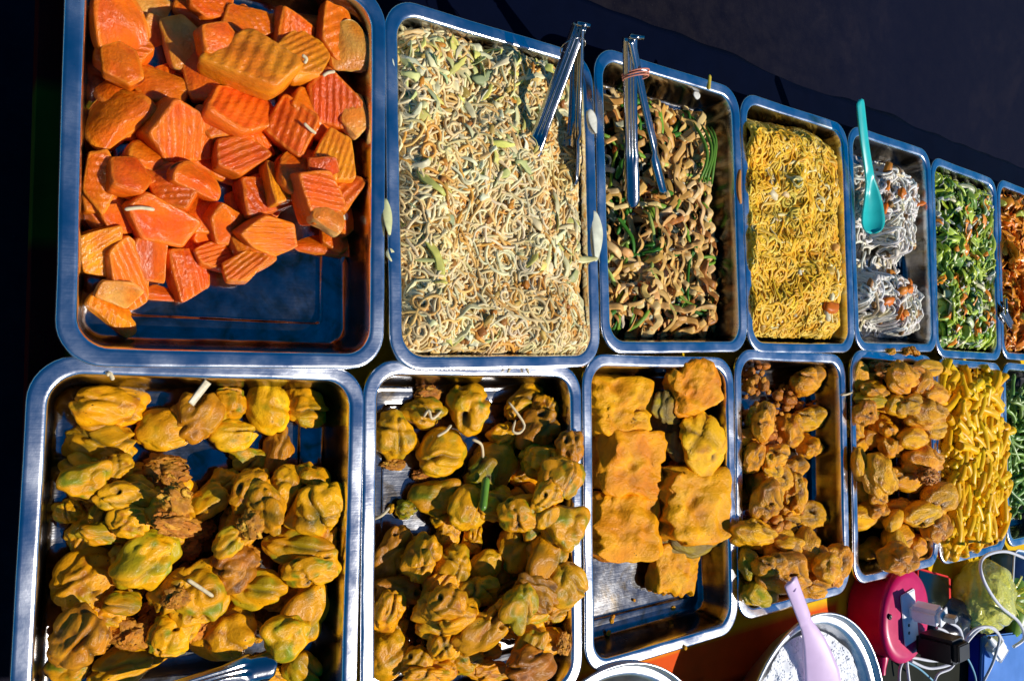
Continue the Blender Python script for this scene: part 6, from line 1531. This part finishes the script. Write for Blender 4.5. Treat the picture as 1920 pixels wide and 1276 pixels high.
# ------------------------------------------------------------------ socket, charger, phone, cables, bag, boxes
def cable(name, pts, r, m, label, n=60):
    q = [Vector(p) for p in spline(PTS[pts] if isinstance(pts, str) else pts, n)]; S = Strips()
    S.tube([tuple(p - q[0]) for p in q], r, r, (1, 1, 1), k=8, taper=False)
    o = link(name, S.mesh(name), m); o.location = V(*q[0]); return tag(o, label, 'cable', 'white charging cables')
pink = mat_plain('magenta_plastic', (.58, .003, .10), .34, nscale=30, var=.12, coat=.1)
white = mat_plain('white_plastic', (.84, .86, .90), .35, nscale=60, var=.05)
blackp = mat_plain('black_plastic', (.004, .004, .006), .4, nscale=60, var=.2)
greyp = mat_plain('grey_metal_plug', (.35, .36, .38), .4, metal=.6)
sk = empty('extension_socket', V(1.290, -.376, -.050)); tag(sk, 'round magenta extension socket block with a white outlet plate', 'socket')
link('body', lathe('body', [(.001, .0005), (.066, .0005), (.070, .004), (.070, .052), (.073, .055), (.0735, .060), (.070, .0645), (.060, .0655), (.001, .0655)]), pink, sk)
pl = link('outlet_plate', box_mesh('outlet_plate', -.020, .024, -.042, .040, .0657, .0685, .002), white, sk); pl.rotation_euler = (0, 0, .12)
for x, y in ((-.058, .010), (.045, -.046)):
    s = link('screw', lathe('screw', [(.0045, .0), (.0045, .0022), (.003, .003), (.001, .0015)], 16), blackp, sk); s.location = (x, y, .0655)
for y in (-.024, -.012):
    s = link('outlet_hole', lathe('outlet_hole', [(.0024, 0), (.0024, .0012), (.0006, .0012)], 14), blackp, sk); s.location = (-.004, y, .0680)
link('cord_stub', lathe('cord_stub', [(.011, 0), (.011, .004), (.007, .02), (.006, .03)], 20), pink, sk).matrix_local = Matrix.Translation((-.02, -.066, .03)) @ Matrix.Rotation(R(90), 4, 'X')
ch = empty('usb_charger', V(1.297, -.366, .0185)); tag(ch, 'white phone charger plugged upright into the magenta socket', 'charger')
link('body', box_mesh('body', -.017, .017, -.013, .013, .0, .046, .006, 4), white, ch)
link('end_cap', box_mesh('end_cap', -.0155, .0155, -.0115, .0115, .0462, .0485, .001), mat_plain('pale_cap', (.84, .85, .87), .4), ch)
link('usb_plug', box_mesh('usb_plug', -.0075, .0075, -.0045, .0045, .0487, .066, .0012), greyp, ch)
ch.rotation_euler = (.05, .1, .2)
bk = empty('power_adapter', V(1.325, -.415, .0185)); tag(bk, 'black power adapter standing in the magenta socket beside the white charger', 'power adapter')
link('body', box_mesh('body', -.022, .026, -.026, .012, .0, .062, .006, 4), blackp, bk)
link('face_ridge', box_mesh('face_ridge', -.016, .020, -.020, .006, .0622, .066, .0015), blackp, bk)
bk2 = empty('black_pouch', V(1.50, -.435, -.050)); tag(bk2, 'glossy black pouch behind the adapter and below the yellow-green bag', 'pouch')
vs_, fs_ = ICO4
link('body', mesh('body', [(p.x * .085 * (1 + .2 * Vn.noise(p * 1.5)), p.y * .044 * (1 + .2 * Vn.noise(p * 2 + Vector((4, 0, 0)))), .026 + p.z * .026 * (1 + .3 * Vn.noise(p * 2.2))) for p in vs_], fs_), mat_plain('black_vinyl', (.008, .008, .016), .25, bmp=.3), bk2)
S = Strips(); S.tube([(x, -.012 + .006 * math.sin(x * 60), .050 - 3 * x * x) for x in np.linspace(-.05, .05, 14)], .0016, .0012, (.1, .1, .1), k=6, taper=False); link('zip', S.mesh('zip'), greyp, bk2)
# phone
pa, pb, pc_, pd = [Vector(p) for p in PTS['phone']]
ph = empty('mobile_phone', V(1.435, -.372, -.020)); tag(ph, 'black phone in a red case lying behind the magenta socket', 'phone')
redp = mat_plain('red_case', (.70, .008, .006), .6, nscale=60, var=.08)
link('case', box_mesh('case', -.082, .082, -.040, .040, 0, .0095, .004, 4), redp, ph)
link('screen', box_mesh('screen', -.074, .066, -.0365, .0355, .0096, .0106, .0003), mat_plain('black_glass', (.002, .002, .003), .12), ph)
link('chin', box_mesh('chin', .0685, .078, -.030, -.012, .0096, .0104, .0003), white, ph)
ph.rotation_euler = (-.10, .10, -.26)
# bag of sauce
bagm, nt, b = nodes('thin_plastic_bag')
f = noise(nt, 22, 5); nt.links.new(ramp(nt, f, [(.3, (.86, .82, .06)), (.7, (.98, .95, .32))]), b.inputs['Base Color'])
b.inputs['Roughness'].default_value = .12; b.inputs['Transmission Weight'].default_value = .4; b.inputs['IOR'].default_value = 1.18; b.inputs['Coat Weight'].default_value = .6
bump(nt, b, noise(nt, 30, 4), .6, .02)
bg_ = empty('plastic_bag', V(1.625, -.402, -.0505)); tag(bg_, 'bulging clear bag of yellow-green relish below the macaroni tray', 'bag')
vs_, fs_ = ICO5; vv = []
for p in vs_:
    r = 1 + .14 * Vn.noise(p * 1.2 + Vector((3, 9, 2))) + .03 * Vn.noise(p * 3) + .05 * math.sin(11 * math.atan2(p.y, p.z + .3) + 4 * Vn.noise(p * 2)) * max(0, p.x + .4) * .5 - .06 * max(0, 1 - abs(Vn.noise(p * 2.2 + Vector((5, 0, 0)))) * 5)
    z = p.z * .046 * r; vv.append((p.x * .082 * r, p.y * .066 * r, max(z, -.040) + .042))
link('bag_skin', mesh('bag_skin', vv, fs_), bagm, bg_)
conm = mat_plain('chilli_relish', (.92, .86, .10), .4, nscale=60, var=.35, bmp=.6, bd=.01)
link('contents', mesh('contents', [(x * .9, y * .9, .004 + z * .88) for x, y, z in vv], fs_), conm, bg_)
S = Strips(); n = 16
for k in range(9):
    a = k * .7; S.tube([(.070 + .014 * u * 2.2 + .004 * math.sin(a + u * 3), -.015 + .012 * math.cos(a) * u * (1 + u), .045 + .014 * u + .010 * math.sin(a) * u * (1 + u)) for u in np.linspace(0, 1.4, n)], .0045, .0008, (.6, .7, .2), roll=np.full(n, a), k=6, taper=False)
link('twisted_neck', S.mesh('twisted_neck'), bagm, bg_)
# green limes / peppers behind the bag
lm = mat_plain('green_skin', (.20, .34, .03), .35, nscale=30, var=.35, bmp=.2)
for i, (x, y, s, r, lb) in enumerate([(1.79, -.425, .026, .4, 'upper pale green pepper beside the relish bag'), (1.80, -.470, .022, 1.3, 'lower green pepper beside the relish bag')]):
    o = link('green_pepper', mesh('green_pepper', [(p.x * s * 1.7 * (1 - .25 * p.x), p.y * s * (1 + .12 * math.sin(3 * math.atan2(p.z, p.y))), p.z * s) for p in ICO4[0]], ICO4[1]), lm); o.location = V(x, y, -.050 + s); o.rotation_euler = (0, 0, r); tag(o, lb, 'pepper', 'green peppers beside the bag')
    S = Strips(); S.tube([(-s * 2.0, 0, 0), (-s * 2.4, 0, .001), (-s * 2.9, .004, .004)], .003, .003, (.3, .4, .05), k=7); link('stem', S.mesh('stem'), M['bean'], o)
# blue box lid
blue = mat_plain('pale_blue_plastic', (.06, .20, .58), .35, nscale=24, var=.12)
dblue = mat_plain('deep_blue_plastic', (.01, .03, .45), .4, nscale=24, var=.1)
bx = empty('blue_box', V(1.80, -.560, -.050)); tag(bx, 'pale blue plastic box with a dark blue front under the white plug', 'box')
link('lid', box_mesh('lid', -.165, .20, -.055, .055, .022, .030, .003, 3), blue, bx)
link('body', box_mesh('body', -.160, .195, -.051, .051, .0, .0218, .003, 2), dblue, bx); bx.rotation_euler = (0, 0, -.14)
# small tub with printed side
tubm = mat_plain('clear_blue_tub', (.10, .24, .48), .15, nscale=20, var=.2, trans=.25)
tu = empty('plastic_tub', V(1.80, -.385, -.050)); tag(tu, 'small blue tub with white rim and striped label under the cable loop', 'tub')
def tub_mesh():
    vv = []; ff = []; pr = [(.008, 0), (.004, .002), (0, .040), (0, .044), (.003, .044), (.004, .040), (.010, .006)]
    for ins, z in pr: vv += rr_ring(.115 - 2 * ins, .085 - 2 * ins, .018 - ins * .5, z, 5, 2)
    n = len(vv) // len(pr)
    for k in range(len(pr) - 1):
        for i in range(n): ff.append((k * n + i, k * n + (i + 1) % n, (k + 1) * n + (i + 1) % n, (k + 1) * n + i))
    ff.append(tuple(range(n))[::-1]); ff.append(tuple((len(pr) - 1) * n + i for i in range(n))); return mesh('tub', vv, ff)
link('body', tub_mesh(), tubm, tu)
S = Strips(); rg = rr_ring(.117, .087, .019, .0455, 5, 2); rg.append(rg[0]); S.tube(rg, .0022, .0016, (.8, .8, .8), k=7, taper=False); link('rim', S.mesh('rim'), white, tu)
lab = link('label_panel', box_mesh('label_panel', -.040, .040, -.028, .028, .0105, .0112, 0), mat_plain('label_card', (.55, .60, .66), .5), tu)
for k in range(4):
    link('label_stripe', box_mesh('label_stripe', -.018 + k * .011, -.012 + k * .011, -.020, .018, .0114, .0118, 0), mat_plain('teal_print', (.02, .30, .42), .5), lab)
tu.rotation_euler = (0, 0, -.2)
# white plug on the blue box, cables
wp = empty('white_plug', V(*PTS['plug2'][0])); tag(wp, 'white two-pin plug lying on the blue box', 'plug')
dv = (Vector(PTS['plug2'][1]) - Vector(PTS['plug2'][0])); an = math.atan2(dv.y, dv.x); Lp = dv.length
wp.location = V(PTS['plug2'][0][0], PTS['plug2'][0][1], -.003); wp.rotation_euler = (.25, .05, an)
link('body', box_mesh('body', .022, .066, -.017, .017, -.011, .011, .005, 3), white, wp)
g = link('strain_relief', lathe('strain_relief', [(.0035, 0), (.0045, .004), (.0075, .020), (.0085, .024)], 18), white, wp); g.rotation_euler = (0, R(90), 0)
link('plug_face', box_mesh('plug_face', .0662, .0685, -.0155, .0155, -.0095, .0095, .001), mat_plain('plug_white', (.86, .87, .88), .4), wp)
cw = mat_plain('white_cable_sheath', (.66, .66, .70), .4, nscale=80, var=.06)
cg = mat_plain('blue_grey_cable_sheath', (.20, .42, .55), .4, nscale=80, var=.06)
cable('charging_cable', 'cab1', .0024, cw, 'white cable running from the charger down to the bottom edge')
cable('charging_cable', 'cab2', .0024, cw, 'white cable arching beside the plug and down over the blue box')
cable('charging_cable', 'cab3', .0024, cw, 'white cable arching from the white plug to the cable knot')
cable('charging_cable', 'cab4', .0028, cw, 'white cable looping high over the yellow-green bag')
cable('charging_cable', 'cab5', .0017, cg, 'thin bluish cable dropping from the black adapter')
cable('charging_cable', 'cab6', .0026, cw, 'short white cable hanging below the magenta socket')
cable('charging_cable', 'cab7', .0022, cw, 'lowest white cable curling from the knot to the bottom edge')
cable('charging_cable', 'cab8', .0017, cg, 'upper thin blue-grey cable under the cable knot')
cable('charging_cable', 'cab9', .0017, cg, 'lower thin blue-grey cable slanting to the bottom edge')
cable('charging_cable', 'cab10', .0022, cw, 'white cable passing between the plugs to the cable knot')
k0 = Vector(PTS['cab1'][3]); tie = link('cable_tie', lathe('cable_tie', [(.0075, -.004), (.0085, -.003), (.0085, .003), (.0075, .004)], 18), white); tie.location = V(*k0); tie.rotation_euler = (1.2, .3, 0); tag(tie, 'white tie bundling the charging cables', 'cable tie')
ub = empty('usb_connector', V(*PTS['cab5'][0])); tag(ub, 'pale blue loose connector in front of the black adapter', 'connector')
link('shell', box_mesh('shell', -.014, .012, -.006, .006, -.004, .004, .002, 3), mat_plain('pale_blue_connector', (.28, .50, .85), .35), ub); link('tip', box_mesh('tip', -.024, -.0142, -.004, .004, -.002, .002, .0006), greyp, ub)
ub.rotation_euler = (0, -.3, -.2)

# ------------------------------------------------------------------ let the loose bits settle onto what lies below them
bpy.context.view_layer.update()
dg = bpy.context.evaluated_depsgraph_get()
for o in [q for q in scene.objects if q.parent is None and q.name.split('.')[0] in ('noodle_strand', 'paper_strip', 'green_stalk', 'crumb', 'fritter_crumb')]:
    mw = o.matrix_world; pts_ = [mw @ v.co for v in o.data.vertices]; zc = {}
    for p in pts_[::max(1, len(pts_) // 60)]:
        s0 = Vector((p.x, p.y, p.z)); gap = None
        for _ in range(4):
            hit, loc, nrm, idx, ob, mtx = scene.ray_cast(dg, s0 - Vector((0, 0, .0004)), Vector((0, 0, -1)), distance=.2)
            if not hit: break
            if ob.name == o.name: s0 = loc; continue
            gap = p.z - loc.z; break
        if gap is not None: zc[len(zc)] = gap
    if zc: o.location.z -= max(0, min(zc.values()) - .0005)
